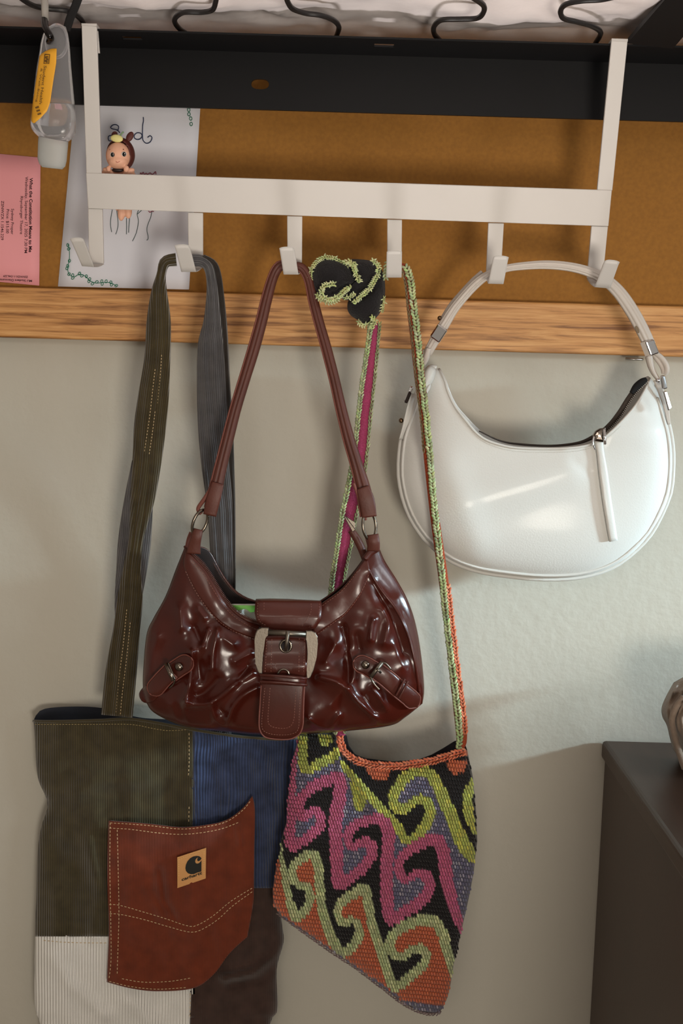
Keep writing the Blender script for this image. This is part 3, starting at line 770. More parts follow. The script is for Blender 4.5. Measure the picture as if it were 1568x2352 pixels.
# back cloth with the higher rear rim
BT = cr([(77, 1652), (95, 1628), (154, 1621), (232, 1624), (319, 1646), (400, 1652), (560, 1670), (690, 1698)], 6)
Gb = coons(BT, TB, TL, TR, 50, 50)
Gb = [[(p[0], p[1], -0.0215+0.014*tprof(i/49, 0)) for i, p in enumerate(r)] for j, r in enumerate(Gb)]
slab('back_cloth', Gb, M_lining, tote, th=0.0012, label='dark navy inside of the back')
tubep('rim_hem', [(p[0], p[1]+1, ST(p[0], p[1])-0.0003) for p in TT[::3]], 0.0013, M_olive, tote, n=2)
stitching('stitching', [[(80, 1664), (200, 1664), (299, 1664), (350, 1673), (385, 1678), (430, 1676)]], lambda x, y: ST(x, y)-0.0002, M_thread2, tote, 4, 3, 1.3)
stitching('stitching', [[(434, 1684), (434, 1750), (432, 1785)], [(434, 1853), (433, 1892)], [(100, 2160), (160, 2165), (248, 2166)], [(437, 2282), (436, 2340)]], lambda x, y: ST(x, y)-0.0002, M_thread, tote, 5, 4, 1.5)
# pocket
PT = cr([(249, 1886), (340, 1893), (411, 1901), (465, 1897), (518, 1885), (556, 1858), (579, 1829)], 6)
PR = cr([(579, 1829), (585, 1862), (584, 1950), (583, 2028), (581, 2078), (568, 2152)], 6)
PL = cr([(249, 1886), (246, 1995), (249, 2100), (249, 2160), (245, 2256)], 6)
PB = cr([(245, 2256), (299, 2270), (361, 2277), (444, 2270), (490, 2239), (527, 2190), (568, 2152)], 6)
FP = [fl([(365, 2000), (375, 2070), (400, 2110)], 10, -0.004), fl([(340, 2040), (370, 2100)], 14, 0.003), fl([(545, 1900), (552, 1940)], 7, -0.003), fl([(455, 2110), (440, 2180)], 20, 0.003)]
def pdep(x, y, u, v):
    k = math.exp(-((y-1890)/45)**2)*math.sin(PI*u)*0.010
    return ST(x, y)-0.0065-k-folds(x, y, FP)-0.0010*noise.noise(Vector((x*0.03, y*0.02, 5)))
Gp = coons(PT, PB, PL, PR, 60, 70); Gp = [[(p[0], p[1], pdep(p[0], p[1], i/59, j/69)) for i, p in enumerate(r)] for j, r in enumerate(Gp)]
pk = slab('pocket', Gp, M_rust, tote, th=0.0018, label='rust brown corduroy patch pocket'); SP = Surf(Gp)
spd = lambda x, y: SP(x, y)-0.0003
stitching('stitching', [
    [(253, 1890), (340, 1896), (411, 1904), (465, 1900), (518, 1888), (556, 1862), (576, 1838)],
    [(251, 1902), (300, 1905), (370, 1914), (430, 1916), (500, 1906), (550, 1888)],
    [(253, 1890), (252, 1990), (254, 2100), (255, 2200), (250, 2250)],
    [(269, 1906), (271, 1990), (273, 2100), (270, 2200), (269, 2240)],
    [(251, 2078), (273, 2079), (320, 2092), (380, 2110), (432, 2127), (455, 2124), (490, 2103), (530, 2070), (582, 2038)],
    [(252, 2099), (275, 2100), (330, 2112), (385, 2128), (437, 2141), (465, 2134), (500, 2112), (535, 2080), (582, 2046)],
    [(280, 2248), (330, 2256), (390, 2254), (440, 2246)], [(251, 2254), (300, 2266), (361, 2272), (430, 2268)]], spd, M_thread, pk, 5, 3.6, 1.6)
# logo label
M_tan = mat('tan_label', (206, 150, 92), 0.7, bump=0.2, bscale=1500)
M_lblk = mat('label_black', (26, 26, 22), 0.7)
def z7b(p): return (380+p[0]/13.067, 1900+p[1]/13.067)
ld = lambda x, y: SP(440, 1995)-0.0022-(x-440)*0.00003
lb = quad('logo_label', [(*z7b(p), ld(*z7b(p))) for p in ((350, 905), (1215, 620), (1205, 1540), (355, 1830))], M_tan, pk, th=0.0008, bev=0.0001, label='tan woven logo label')
ld2 = lambda x, y: ld(x, y)-0.0003
cpts = [(1080, 990), (1078, 1330), (960, 1360), (850, 1408), (760, 1412), (670, 1380), (610, 1310), (595, 1230), (610, 1130), (660, 1020), (740, 930), (830, 880), (930, 860), (1010, 870), (1065, 910), (1082, 945),
        (1050, 985), (1000, 1020), (965, 1015), (950, 985), (955, 945), (985, 905), (940, 925), (900, 975), (890, 1040), (915, 1085), (960, 1095), (1010, 1075), (1050, 1035)]
V = [W(*z7b(p), ld2(*z7b(p))) for p in cpts]; mesh('logo', V, [tuple(range(len(V)))], M_lblk, lb, smooth=False)
def lfn(x, y):
    X = 480+x*TWK; Y = 1618-y*165-x*TWK*0.34
    p = z7b((X, Y)); return W(*p, ld2(*p))
def twidth(s, size):
    cu = bpy.data.curves.new('t', 'FONT'); cu.body = s; cu.size = size; o = bpy.data.objects.new('t', cu); sc.collection.objects.link(o)
    bpy.context.view_layer.update(); wd = o.dimensions.x; bpy.data.objects.remove(o); return wd
TWK = 605/twidth("carhartt", 0.78)
text_mesh('logo_text', "carhartt", lfn, M_lblk, lb, size=0.78, offset=0.02)
stitching('stitching', [[z7b(p) for p in ((400, 960), (700, 860), (1150, 720))], [z7b(p) for p in ((400, 960), (400, 1500))], [z7b(p) for p in ((1150, 720), (1150, 1500))]], ld2, mat('yellow_thread', (235, 200, 130), 0.8), lb, 2.6, 2.2, 0.9)
# strap
M_sol = cord_mat('strap_olive', (70, 60, 36), 4.6, 0.6, 0.62, wob=5); M_sgr = cord_mat('strap_grey', (88, 86, 88), 4.4, 0.7, 0.6, 0.2, wob=7); M_sbk = cord_mat('strap_dark_edge', (46, 40, 36), 4, 0.3, 0.8)
rr_ = lambda a, u_=0: 0
def sprof(u, t): return 0.004*math.sqrt(max(0, 1-u*u))+0.0008*math.sin(u*9+t*14)
sg, _ = ribbon('strap_lining', [(328, 1060), (318, 1150), (309, 1238), (302, 1308), (293, 1380), (285, 1450)], [50, 66, 75, 70, 60, 40], [-0.072, -0.068, -0.062, -0.058, -0.054, -0.048], M_sgr, tote, n=60, across=13, prof=sprof, label='grey reverse side of the strap')
L_ = [(398, 588, 34), (379, 602, 26), (370, 630, 21), (365, 672, 37), (364, 738, 55), (361, 822, 59), (352, 911, 70), (344, 981, 73), (338, 1051, 67), (327, 1145, 56), (312, 1238, 34), (303, 1308, 42), (298, 1378, 58), (290, 1449, 61), (278, 1542, 71), (268, 1645, 72)]
L_[0] = (404, 596, 30)
ribbon('strap', [(p[0], p[1]) for p in L_], [p[2] for p in L_], [-0.1075, -0.109, -0.107, -0.103, -0.099, -0.094, -0.089, -0.084, -0.079, -0.074, -0.068, -0.064, -0.060, -0.056, -0.051, -0.047], M_sol, tote, n=150, across=17, prof=sprof, label='olive corduroy shoulder strap')
Rr = [(432, 600, 34), (458, 598, 28), (476, 608, 26), (484, 630, 24), (488, 672, 28), (488, 738, 42), (484, 794, 60), (487, 887, 70), (492, 981, 75), (498, 1074, 70), (506, 1159, 62), (510, 1262, 56), (512, 1355, 50), (512, 1480, 48), (505, 1600, 55), (500, 1690, 60)]
dR = [-0.1075, -0.107, -0.105, -0.101, -0.097, -0.092, -0.086, -0.078, -0.070, -0.062, -0.054, -0.048, -0.043, -0.040, -0.038, -0.036]
ribbon('strap', [(p[0], p[1]) for p in Rr], [p[2] for p in Rr], dR, M_sgr, tote, n=150, across=17, prof=sprof, label='grey side of the twisted strap')
Re = [(466, 590, 12), (490, 604, 14), (500, 630, 15), (506, 672, 15), (513, 738, 15), (517, 794, 14), (522, 887, 13), (528, 981, 14), (532, 1074, 12), (536, 1159, 8), (538, 1260, 6), (538, 1370, 5)]
ribbon('strap_edge', [(p[0], p[1]) for p in Re], [p[2] for p in Re], [-0.106, -0.104, -0.099, -0.095, -0.090, -0.084, -0.076, -0.068, -0.060, -0.052, -0.047, -0.043], M_sbk, tote, n=100, across=7, prof=sprof, label='dark folded edge of the strap')
def sdep(C, D):
    def f(x, y):
        for (a, b, da, db) in zip(C, C[1:], D, D[1:]):
            if a[1] <= y <= b[1]:
                t = (y-a[1])/(b[1]-a[1]); return da*(1-t)+db*t-0.0043
        return D[-1]-0.0043
    return f
fd = sdep([(p[0], p[1]) for p in L_[1:]], [-0.109, -0.107, -0.103, -0.099, -0.094, -0.089, -0.084, -0.079, -0.074, -0.068, -0.064, -0.060, -0.056, -0.051, -0.047])
stitching('stitching', [[(356, 848), (350, 900), (343, 960), (331, 1040)], [(371, 815), (368, 860), (361, 930)], [(356, 945), (349, 1000), (342, 1046)], [(291, 1400), (283, 1480), (273, 1560), (266, 1640)], [(299, 1430), (291, 1510), (281, 1590), (276, 1644)]], fd, M_thread, tote, 4, 3.2, 1.5)

# ---------------------------------------------------------------- crochet bag
def zc(p): return (600+p[0]/3.0154, 1660+p[1]/3.0154)
OUT = [(258, 85), (400, 75), (520, 70), (545, 75), (552, 120), (575, 190), (630, 240), (700, 268), (800, 288), (940, 292), (1080, 276), (1200, 252), (1320, 215), (1425, 190),
    (1440, 260), (1465, 380), (1485, 600), (1495, 820), (1480, 940), (1470, 1040), (1435, 1220), (1410, 1330), (1385, 1440), (1355, 1580), (1330, 1680), (1312, 1800), (1290, 1900), (1250, 1985),
    (1200, 2015), (1100, 2000), (980, 1940), (850, 1840), (650, 1690), (500, 1590), (300, 1450), (150, 1350), (82, 1260),
    (78, 1160), (90, 1080), (105, 980), (125, 920), (135, 840), (150, 760), (172, 700), (180, 560), (195, 420), (215, 260), (245, 150)]
def zq(P): return [(x*1.2577-202, y*1.2577-452.3, w_*1.2577*1.08) for x, y, w_ in P]
PA = zq([(610, 590, 16), (690, 690, 20), (760, 770, 22), (850, 870, 24), (920, 950, 26), (965, 1008, 22), (1040, 955, 26), (1085, 885, 28), (1085, 815, 27), (1035, 780, 24), (985, 805, 22), (945, 838, 24), (900, 825, 26), (888, 760, 28), (925, 695, 28), (970, 645, 27), (1060, 625, 28), (1115, 675, 30), (1160, 770, 32), (1200, 860, 32), (1240, 960, 34), (1290, 1060, 36), (1330, 1110, 20)])
PA0 = zq([(392, 430, 25), (388, 530, 26), (405, 618, 24), (480, 585, 26), (560, 540, 26), (592, 500, 14)])
PAR = zq([(1325, 680, 14), (1305, 730, 24), (1295, 790, 26), (1305, 870, 25), (1332, 960, 12)])
PB_ = zq([(338, 470, 26), (325, 600, 27), (318, 750, 30), (316, 900, 32), (325, 1040, 25), (400, 1005, 26), (460, 960, 27), (488, 900, 27), (470, 850, 25), (425, 855, 24), (388, 878, 22), (368, 830, 24), (385, 775, 24), (440, 718, 30), (520, 682, 32), (585, 668, 34), (592, 750, 35), (575, 850, 35), (568, 950, 34), (572, 1050, 34), (575, 1150, 32), (582, 1250, 28), (650, 1215, 28), (720, 1160, 28), (765, 1095, 28), (765, 1030, 26), (720, 1012, 24), (685, 1035, 20), (650, 1035, 22), (635, 985, 24), (662, 938, 24), (720, 905, 25), (800, 892, 28), (850, 932, 33), (860, 1000, 33), (850, 1150, 33), (850, 1300, 34), (872, 1445, 28), (950, 1400, 30), (1030, 1350, 32), (1085, 1280, 30), (1075, 1210, 28), (1020, 1190, 24), (980, 1215, 20), (942, 1215, 22), (918, 1160, 26), (932, 1108, 26), (1000, 1050, 28), (1110, 1002, 34), (1160, 1060, 34), (1172, 1150, 34), (1190, 1270, 33), (1220, 1380, 30), (1265, 1500, 20)])
PC = zq([(262, 930, 9), (265, 1050, 11), (280, 1150, 15), (298, 1260, 18), (322, 1360, 21), (350, 1428, 24), (402, 1390, 24), (430, 1330, 24), (418, 1272, 22), (378, 1258, 20), (342, 1235, 20), (330, 1190, 20), (352, 1132, 24), (440, 1082, 26), (472, 1150, 26), (480, 1250, 25), (490, 1350, 25), (512, 1450, 25), (550, 1550, 26), (602, 1628, 24), (662, 1590, 24), (700, 1530, 24), (688, 1465, 22), (650, 1450, 20), (618, 1462, 21), (588, 1438, 22), (576, 1390, 22), (612, 1340, 24), (720, 1272, 28), (745, 1330, 25), (760, 1420, 25), (790, 1530, 25), (830, 1640, 25), (860, 1740, 25), (897, 1820, 22), (960, 1770, 26), (1032, 1715, 26), (1068, 1655, 26), (1040, 1605, 24), (990, 1612, 21), (948, 1648, 22), (900, 1645, 24), (868, 1600, 24), (872, 1550, 24), (915, 1500, 26), (1000, 1457, 28), (1098, 1445, 30), (1150, 1505, 28), (1180, 1590, 26), (1208, 1690, 24), (1228, 1765, 20)])
PA_, PB2, PC2, PA0_, PAR_ = cr(PA, 3), cr(PB_, 3), cr(PC, 3), cr(PA0, 3), cr(PAR, 3)
def near(x, y, P):
    for a, b in zip(P, P[1:]):
        m_ = 56
        if x < min(a[0], b[0])-m_ or x > max(a[0], b[0])+m_ or y < min(a[1], b[1])-m_ or y > max(a[1], b[1])+m_: continue
        dx, dy = b[0]-a[0], b[1]-a[1]; t = max(0, min(1, ((x-a[0])*dx+(y-a[1])*dy)/(dx*dx+dy*dy+1e-9)))
        if math.hypot(x-a[0]-dx*t, y-a[1]-dy*t) < a[2]*(1-t)+b[2]*t: return True
    return False
POLY_P = [(200, 90)]+PB2+[(1480, 1300), (1510, 950)]+PA_[::-1]+PA0_[::-1]
POLY_O = PC2+[(1400, 1800), (1290, 2050), (900, 2050), (0, 1300), (60, 900)]
LIME = (178, 186, 96); PINK = (196, 100, 136); PURP = (110, 108, 134); SAGE = (180, 190, 142); ORG = (204, 110, 76); BLK = (22, 18, 20)
CL = {k: lin(v) for k, v in dict(L=LIME, P=PINK, U=PURP, S=SAGE, O=ORG, B=BLK).items()}
def ccol(x, y):
    if (x > 940 and y > 1915+(x-950)*0.16 and x < 1280): return 'U'
    if y > 1340+(x-150)*0.69 and x < 960: return 'U'
    if y < 330 and pl_d(x, y, OUT[3:14]) < 34: return 'O'
    if in_poly(x, y, [(720, 320), (890, 320), (885, 360), (860, 400), (790, 400), (750, 365)]) or in_poly(x, y, [(1265, 270), (1435, 255), (1400, 350), (1325, 362)]): return 'O'
    if near(x, y, PC2): return 'S'
    if near(x, y, PB2): return 'P'
    if near(x, y, PA_) or near(x, y, PA0_) or near(x, y, PAR_): return 'L'
    if in_poly(x, y, [(610, 410), (690, 470), (735, 560), (685, 625), (645, 590)]): return 'L'
    if in_poly(x, y, [(395, 85), (495, 85), (500, 130), (440, 165), (395, 140)]): return 'L'
    if in_poly(x, y, POLY_O): return 'O'
    if in_poly(x, y, POLY_P): return 'U'
    return 'B'
M_yarn = attr_mat('crochet_yarn', 0.9, 0.6)
cb = thing('crochet_bag', 'multicoloured crochet shoulder bag with wave pattern hanging from the fourth hook', 'bag', W(900, 1700, -0.06))
CT = [zc(p) for p in OUT[:14]]; CRt = [zc(p) for p in OUT[13:28]]; CB = [zc(p) for p in OUT[27:37]][::-1]; CLf = [zc(p) for p in ([OUT[0]]+OUT[36:][::-1])]
CLf = [zc(OUT[0])]+[zc(p) for p in OUT[36:][::-1]]
OUTP = [zc(p) for p in OUT]
cxm, cym = zc((850, 1000))
FC = [fl([zc(p) for p in ((560, 300), (640, 430), (720, 600))], 7, -0.004), fl([zc(p) for p in ((620, 300), (720, 480), (800, 620))], 9, 0.004), fl([zc(p) for p in ((520, 80), (545, 250), (560, 330))], 9, 0.005), fl([zc(p) for p in ((300, 700), (500, 1200), (800, 1700))], 35, 0.004)]
def cdep(x, y):
    d = pl_d(x, y, OUTP+[OUTP[0]])
    if y < 1760: d = min(d+0, max(d, 30)) if x > 800 else d
    k = min(1, d/55); return -0.052-0.020*math.sqrt(max(0, 1-(1-k)**2))-folds(x, y, FC)
CBs = [zc(p) for p in OUT[27:37]][::-1]
G = coons(CT, CBs, CLf, CRt, 110, 140)
GG = [[(p[0], p[1], cdep(p[0], p[1])) for p in r] for r in G]
V = []; cols = []; Fc = []; nu, nv = 110, 140
for r in GG:
    for p in r:
        V.append(W(*p)); zx, zy = (p[0]-600)*3.0154, (p[1]-1660)*3.0154; c = CL[ccol(zx, zy)]; cols.append(tuple(v*0.55 for v in c))
n = len(V)
for r in GG:
    for p in r: V.append(W(p[0], p[1], p[2]+0.002)); cols.append(CL['B'])
for j in range(nv-1):
    for i in range(nu-1):
        a = j*nu+i; Fc.append((a, a+1, a+nu+1, a+nu)); Fc.append((a+n, a+nu+n, a+nu+1+n, a+1+n))
mesh('front_body', V, Fc, M_yarn, cb, cols=cols)
# back half, black lining inside
OB = [(258, 85), (400, 75), (520, 72), (590, 85), (605, 160), (650, 225), (720, 250), (900, 272), (1080, 262), (1180, 225), (1260, 180), (1340, 130), (1400, 120), (1425, 190)]
Gk = coons([zc(p) for p in OB], CBs, CLf, CRt, 60, 70)
def bdep(x, y):
    d = pl_d(x, y, OUTP+[OUTP[0]]); k = min(1, d/60) if in_poly(x, y, OUTP) else 0.3
    return -0.0515+0.012*k
slab('back_body', [[(p[0], p[1], bdep(*p)) for p in r] for r in Gk], mat('black_yarn_lining', (24, 20, 24), 0.95, bump=0.4, bscale=1500), cb, th=0.002, label='black inner side of the back')
# stitches
B = {k: [] for k in 'LPUSOB'}
row = 0; yy = 20
while yy < 2400:
    step = 19
    xx = 40+(row % 2)*9.5
    while xx < 1520:
        zx = xx+random.uniform(-1.5, 1.5); zy = yy+0.10*(xx-800)+random.uniform(-2, 2)
        px, py = zc((zx, zy))
        if in_poly(px, py, OUTP):
            k = ccol(zx, zy)
            fine = k in 'UO'
            if pl_d(px, py, OUTP[:14]) > 4 or px < 780:
                c = CL[k]
                if k == 'U' and random.random() < 0.3: c = lin((160, 154, 170))
                if k == 'S' and random.random() < 0.35: c = lin((206, 212, 160))
                if k == 'L' and random.random() < 0.25: c = lin((208, 206, 96))
                hl = 6.4 if not fine else 4.8
                B[k].append((px, py, cdep(px, py)-0.0008, hl*0.30, hl, 2.8 if not fine else 2.6, 0.0024 if not fine else 0.0014, jit(c, 0.18)))
        xx += step
    yy += 28; row += 1
NM = dict(L='lime_stitches', P='pink_stitches', U='purple_stitches', S='sage_stitches', O='orange_stitches', B='black_stitches')
for k in B: beads_mesh(NM[k], B[k], M_yarn, cb, kind='stuff')
rim = [zc(p) for p in OUT[3:14]]
BB = chain(cr(rim, 4), lambda x, y: cdep(x, y)-0.002, CL['O'], 13, 8, 0.0024)
BB = chain([(p[0], p[1]+7) for p in cr(rim, 4)], lambda x, y: cdep(x, y)-0.0015, CL['O'], 10, 8, 0.002, BB)
beads_mesh('rim_chain', BB, M_yarn, cb, kind='stuff', label='orange chain-stitched rim')
edge = [zc(p) for p in OUT[36:28:-1]]
beads_mesh('base_chain', chain(cr([zc(p) for p in ((120, 1320), (300, 1455), (500, 1596), (650, 1695), (850, 1845), (980, 1945), (1100, 2005), (1200, 2018), (1250, 1990))], 4), -0.054, lin((120, 100, 100)), 7, 7, 0.002), M_yarn, cb, kind='stuff')
# strap: left strand (pink with green edges), right strand (green with orange)
GRN = lin((160, 174, 126)); GR2 = lin((196, 204, 156))
sl = [(862, 742), (856, 800), (846, 880), (838, 950), (830, 1030), (818, 1110), (803, 1180), (792, 1245), (776, 1342), (768, 1450), (772, 1560), (782, 1690)]
wl = [30, 32, 36, 37, 38, 42, 42, 40, 36, 34, 34, 30]; dl_ = [-0.096, -0.094, -0.090, -0.086, -0.082, -0.078, -0.074, -0.071, -0.066, -0.062, -0.062, -0.066]
sp_, Gs = ribbon('strap', sl, [w_-8 for w_ in wl], dl_, mat('pink_yarn_strap', (158, 58, 96), 0.9, var=0.2, vscale=900, bump=0.8, bscale=1400, bdist=0.001), cb, n=90, across=5, prof=lambda u, t: 0.002*(1-u*u), label='pink crochet strap')
LE = [(r[-1][0], r[-1][1]) for r in Gs]; RE = [(r[0][0], r[0][1]) for r in Gs]
if LE[0][0] > RE[0][0]: LE, RE = RE, LE
SS = Surf([[p[:3] for p in r] for r in Gs])
BB = chain(LE, lambda x, y: SS(x, y)-0.0012, GRN, 11, 7, 0.0016, None, 0.35); chain([(x-1, y) for x, y in RE], lambda x, y: SS(x, y)-0.0006, lin((140, 148, 104)), 7, 9, 0.0014, BB, 0.35)
beads_mesh('strap_edging', BB, M_yarn, cb, kind='stuff', label='green chain edging')
sr = [(908, 610), (926, 612), (938, 640), (945, 700), (955, 780), (964, 870), (975, 960), (984, 1060), (992, 1140), (1004, 1230), (1018, 1330), (1030, 1430), (1042, 1530), (1054, 1620), (1060, 1700), (1052, 1722)]
dr_ = [-0.106, -0.107, -0.106, -0.103, -0.100, -0.097, -0.094, -0.090, -0.087, -0.083, -0.079, -0.075, -0.071, -0.067, -0.063, -0.060]
wr = [12, 16, 20, 24, 25, 24, 22, 20, 19, 21, 22, 22, 24, 28, 24, 16]
so, Gr = ribbon('strap', sr, wr, dr_, mat('rust_yarn_strap', (150, 62, 30), 0.9, var=0.25, vscale=900, bump=0.8, bscale=1400, bdist=0.001), cb, n=120, across=5, prof=lambda u, t: 0.0015*(1-u*u), label='rust orange crochet strap')
SR = Surf([[p[:3] for p in r] for r in Gr])
ct = cr(sr[1:], 6); sh = lambda y: 4.5 if y < 1100 else (4.5-(y-1100)/300*9 if y < 1400 else -4.5)
BB = chain([(x+sh(y), y) for x, y in ct], lambda x, y: SR(x, y)-0.0016, GRN, 14, 7.5, 0.0018, None, 0.35)
chain([(x-9, y) for x, y in ct if y < 1050], lambda x, y: SR(x, y)-0.0004, lin((120, 104, 70)), 5, 9, 0.001, BB)
chain([(x+8, y) for x, y in ct if 1330 < y < 1700], lambda x, y: SR(x, y)-0.0010, CL['O'], 12, 8, 0.0016, BB)
chain([(885, 640), (884, 622), (888, 606), (895, 600)], -0.105, GRN, 10, 7, 0.0016, BB)
beads_mesh('strap_edging', BB, M_yarn, cb, kind='stuff', label='pale green and orange chain edging')
# knot in the strap
def zk(p): return (700+p[0]/7.84, 570+p[1]/7.84)
M_kn = mat('black_yarn', (20, 17, 20), 0.95, bump=0.9, bscale=900, bdist=0.0015, sheen=0.1)
def lobe(pts, y, puff, n=5, th=0.004):
    P = [zk(p) for p in cr(pts, 5, True)]
    return prism('knot', P, y, th, M_kn, cb, smooth=True, rings=8, puff=puff, label='black yarn knot')
lobe([(800, 930), (1000, 900), (1250, 700), (1400, 560), (1440, 700), (1410, 900), (1380, 1100), (1310, 1220), (1180, 1350), (1080, 1360), (950, 1290), (820, 1200), (765, 1080)], -0.094, 0.012)
lobe([(1180, 560), (1300, 320), (1390, 400), (1440, 600), (1430, 900), (1300, 1050), (1150, 900)], -0.093, 0.010)
lobe([(800, 205), (970, 200), (1200, 230), (1300, 330), (1290, 500), (1200, 700), (1050, 850), (850, 930), (700, 920), (660, 860), (800, 700), (960, 600), (930, 400), (820, 280)], -0.096, 0.015)
lobe([(110, 450), (170, 280), (300, 190), (450, 170), (620, 210), (760, 280), (880, 420), (960, 560), (960, 650), (800, 680), (600, 830), (420, 890), (260, 830), (150, 780), (110, 620)], -0.098, 0.017)
KD = lambda y0: (lambda x, y: y0)
BB = []
kp = [([(115, 560), (100, 440), (150, 300), (260, 190), (400, 155), (520, 180), (620, 230), (720, 290), (820, 320)], -0.104, 10), ([(700, 250), (800, 230), (860, 300), (890, 400), (950, 520), (990, 640)], -0.113, 12),
      ([(860, 290), (930, 240)], -0.113, 9), ([(540, 650), (450, 650), (330, 690), (290, 760), (320, 860), (420, 920), (560, 890), (680, 790), (790, 700), (850, 720)], -0.1165, 13),
      ([(215, 830), (280, 910), (430, 970), (560, 930), (680, 830)], -0.1125, 11), ([(1210, 210), (1290, 280), (1330, 400), (1270, 560), (1190, 700), (1080, 820), (960, 900), (900, 960), (930, 1020)], -0.111, 12),
      ([(720, 900), (850, 870), (930, 800)], -0.112, 9), ([(960, 1310), (1040, 1380), (1150, 1370), (1230, 1280)], -0.101, 10), ([(1430, 880), (1410, 1040), (1390, 1180)], -0.098, 7), ([(1200, 1230), (1260, 1300), (1220, 1400), (1200, 1480)], -0.104, 12)]
for P, d, wd in kp:
    Q = cr([zk(p) for p in P], 5); chain(Q, d, lin((172, 182, 124)), wd*0.75, 5.5, 0.0022, BB, 0.28)
    R_ = resample(Q, max(3, int(len(Q)*0.7)))
    for a, b in zip(R_[1:-1], R_[2:]):
        t = (b-a); t.normalize(); s = random.choice((1, 1, -1)); BB.append((a.x-t.y*s*5, a.y+t.x*s*5, d-0.0015, -t.y*s*4+t.x*2, t.x*s*4+t.y*2, 1.9, 0.0016, jit(GR2, 0.2)))
beads_mesh('knot_edging', BB, M_yarn, cb, kind='stuff', label='pale green edging on the knot')

# ---------------------------------------------------------------- white crescent bag
M_wl = mat('white_leather', (208, 208, 204), 0.5, bump=0.25, bscale=700, bdist=0.0007, coat=0.15, spec=0.5)
M_wl2 = mat('white_leather_edge', (204, 203, 198), 0.5)
M_hand = mat('greige_handle', (198, 190, 182), 0.55, bump=0.15, bscale=900)
M_chr = mat('chrome', (215, 215, 218), 0.12, 1.0)
M_zip = mat('zipper_tape', (70, 62, 56), 0.5, 0.4, bump=0.7, bscale=1800, bdist=0.0008)
wb = thing('crescent_bag', 'white leather crescent shoulder bag hanging from the two rightmost hooks', 'bag', W(1240, 860, -0.06))
WT = cr([(1008, 847), (1021, 872), (1028, 898), (1044, 932), (1066, 961), (1090, 990), (1115, 1009), (1150, 1021), (1190, 1028), (1266, 1030), (1320, 1027), (1358, 1019), (1395, 998), (1434, 960), (1464, 924), (1485, 886), (1494, 868)], 5)
WL = cr([(1008, 847), (990, 842), (975, 855), (960, 890), (948, 930), (933, 970), (920, 1013), (915, 1092), (933, 1171), (968, 1232)], 5)
WR = cr([(1494, 868), (1514, 902), (1528, 947), (1542, 1004), (1546, 1070), (1535, 1149), (1494, 1228)], 5)
WB = cr([(968, 1232), (1020, 1280), (1091, 1311), (1187, 1326), (1275, 1331), (1363, 1320), (1437, 1285), (1494, 1228)], 5)
def wprof(u, v):
    a = max(0, 1-(2*u-1)**4)**0.5; b = max(0, 1-v**5)**0.5; return a*b
FW = [fl([(1000, 1180), (1120, 1140), (1300, 1085)], 45, 0.003), fl([(1030, 1060), (1090, 1240)], 40, 0.002), fl([(1320, 1060), (1350, 1085)], 12, -0.0008), fl([(1410, 1000), (1470, 1000), (1530, 980)], 25, 0.002)]
G = coons(WT, WB, WL, WR, 110, 80)
GW = [[(p[0], p[1], -0.050-0.024*wprof(i/109, j/79)-folds(p[0], p[1], FW)*wprof(i/109, j/79)) for i, p in enumerate(r)] for j, r in enumerate(G)]
slab('front_panel', GW, M_wl, wb, th=0.0015); SW = Surf(GW)
WTb = cr([(1008, 845), (1024, 870), (1034, 898), (1050, 930), (1074, 958), (1100, 985), (1125, 1002), (1160, 1014), (1200, 1021), (1266, 1023), (1310, 1020), (1345, 1008), (1389, 980), (1410, 955), (1430, 928), (1448, 899), (1463, 879), (1486, 864), (1494, 868)], 5)
G = coons(WTb, WB, WL, WR, 80, 50)
slab('back_panel', [[(p[0], p[1], -0.0495+0.018*wprof(i/79, j/49)) for i, p in enumerate(r)] for j, r in enumerate(G)], M_wl, wb, th=0.0015)
outl = WL[2:]+WB[1:]+WR[::-1][1:-3]
tubep('piping', [(p[0]+0, p[1], -0.0525) for p in outl[::3]], 0.0019, M_wl2, wb, n=2, label='white piping around the edge')
def inset(P, d):
    cx, cy = 1235, 1060; out = []
    for i, p in enumerate(P):
        a = P[max(0, i-2)]; b = P[min(len(P)-1, i+2)]; t = Vector((b[0]-a[0], b[1]-a[1])); t.normalize(); nx, ny = -t.y, t.x
        if (cx-p[0])*nx+(cy-p[1])*ny < 0: nx, ny = -nx, -ny
        out.append((p[0]+nx*d, p[1]+ny*d))
    return out
ins = inset(outl, 9)[6:-2]
tubep('piping', [(p[0], p[1], SW(*p)-0.0006) for p in ins[::3]], 0.0014, M_wl2, wb, n=2)
tubep('rim_edge', [(p[0], p[1]+1, SW(p[0], p[1]+2)-0.0002) for p in WT[::3]], 0.0012, M_wl2, wb, n=2)
rs = [(p[0]+1, p[1]+9) for p in WT[10:-14]]
stitching('stitching', [rs[::6]], lambda x, y: SW(x, y)-0.0002, M_wl2, wb, 3.5, 2.5, 1.0)
# zipper along the opening
zpc = [(1100, 990), (1150, 1013), (1200, 1021), (1266, 1024), (1320, 1019), (1352, 1009), (1392, 985), (1420, 954), (1445, 915), (1465, 890), (1484, 872)]
ribbon('zipper', zpc, [3, 4, 5, 5, 6, 8, 12, 13, 13, 14, 10], [-0.060]*11, M_zip, wb, n=80, across=3, th=0.002)
ribbon('zipper_end', [(1450, 903), (1462, 888), (1476, 876), (1485, 870)], [9, 16, 15, 8], [-0.064]*4, mat('black_fabric', (16, 15, 16), 0.9), wb, n=20, across=3, th=0.002)
bm_ = []
for q in resample(cr(zpc[6:], 6), 34): bm_.append((q.x+3, q.y+5, -0.0635, 1.3, 1.2, 1.3, 0.0008, lin((190, 186, 180))))
beads_mesh('zipper_teeth', bm_, attr_mat('teeth_metal', 0.3, 0.0), wb, kind='stuff')
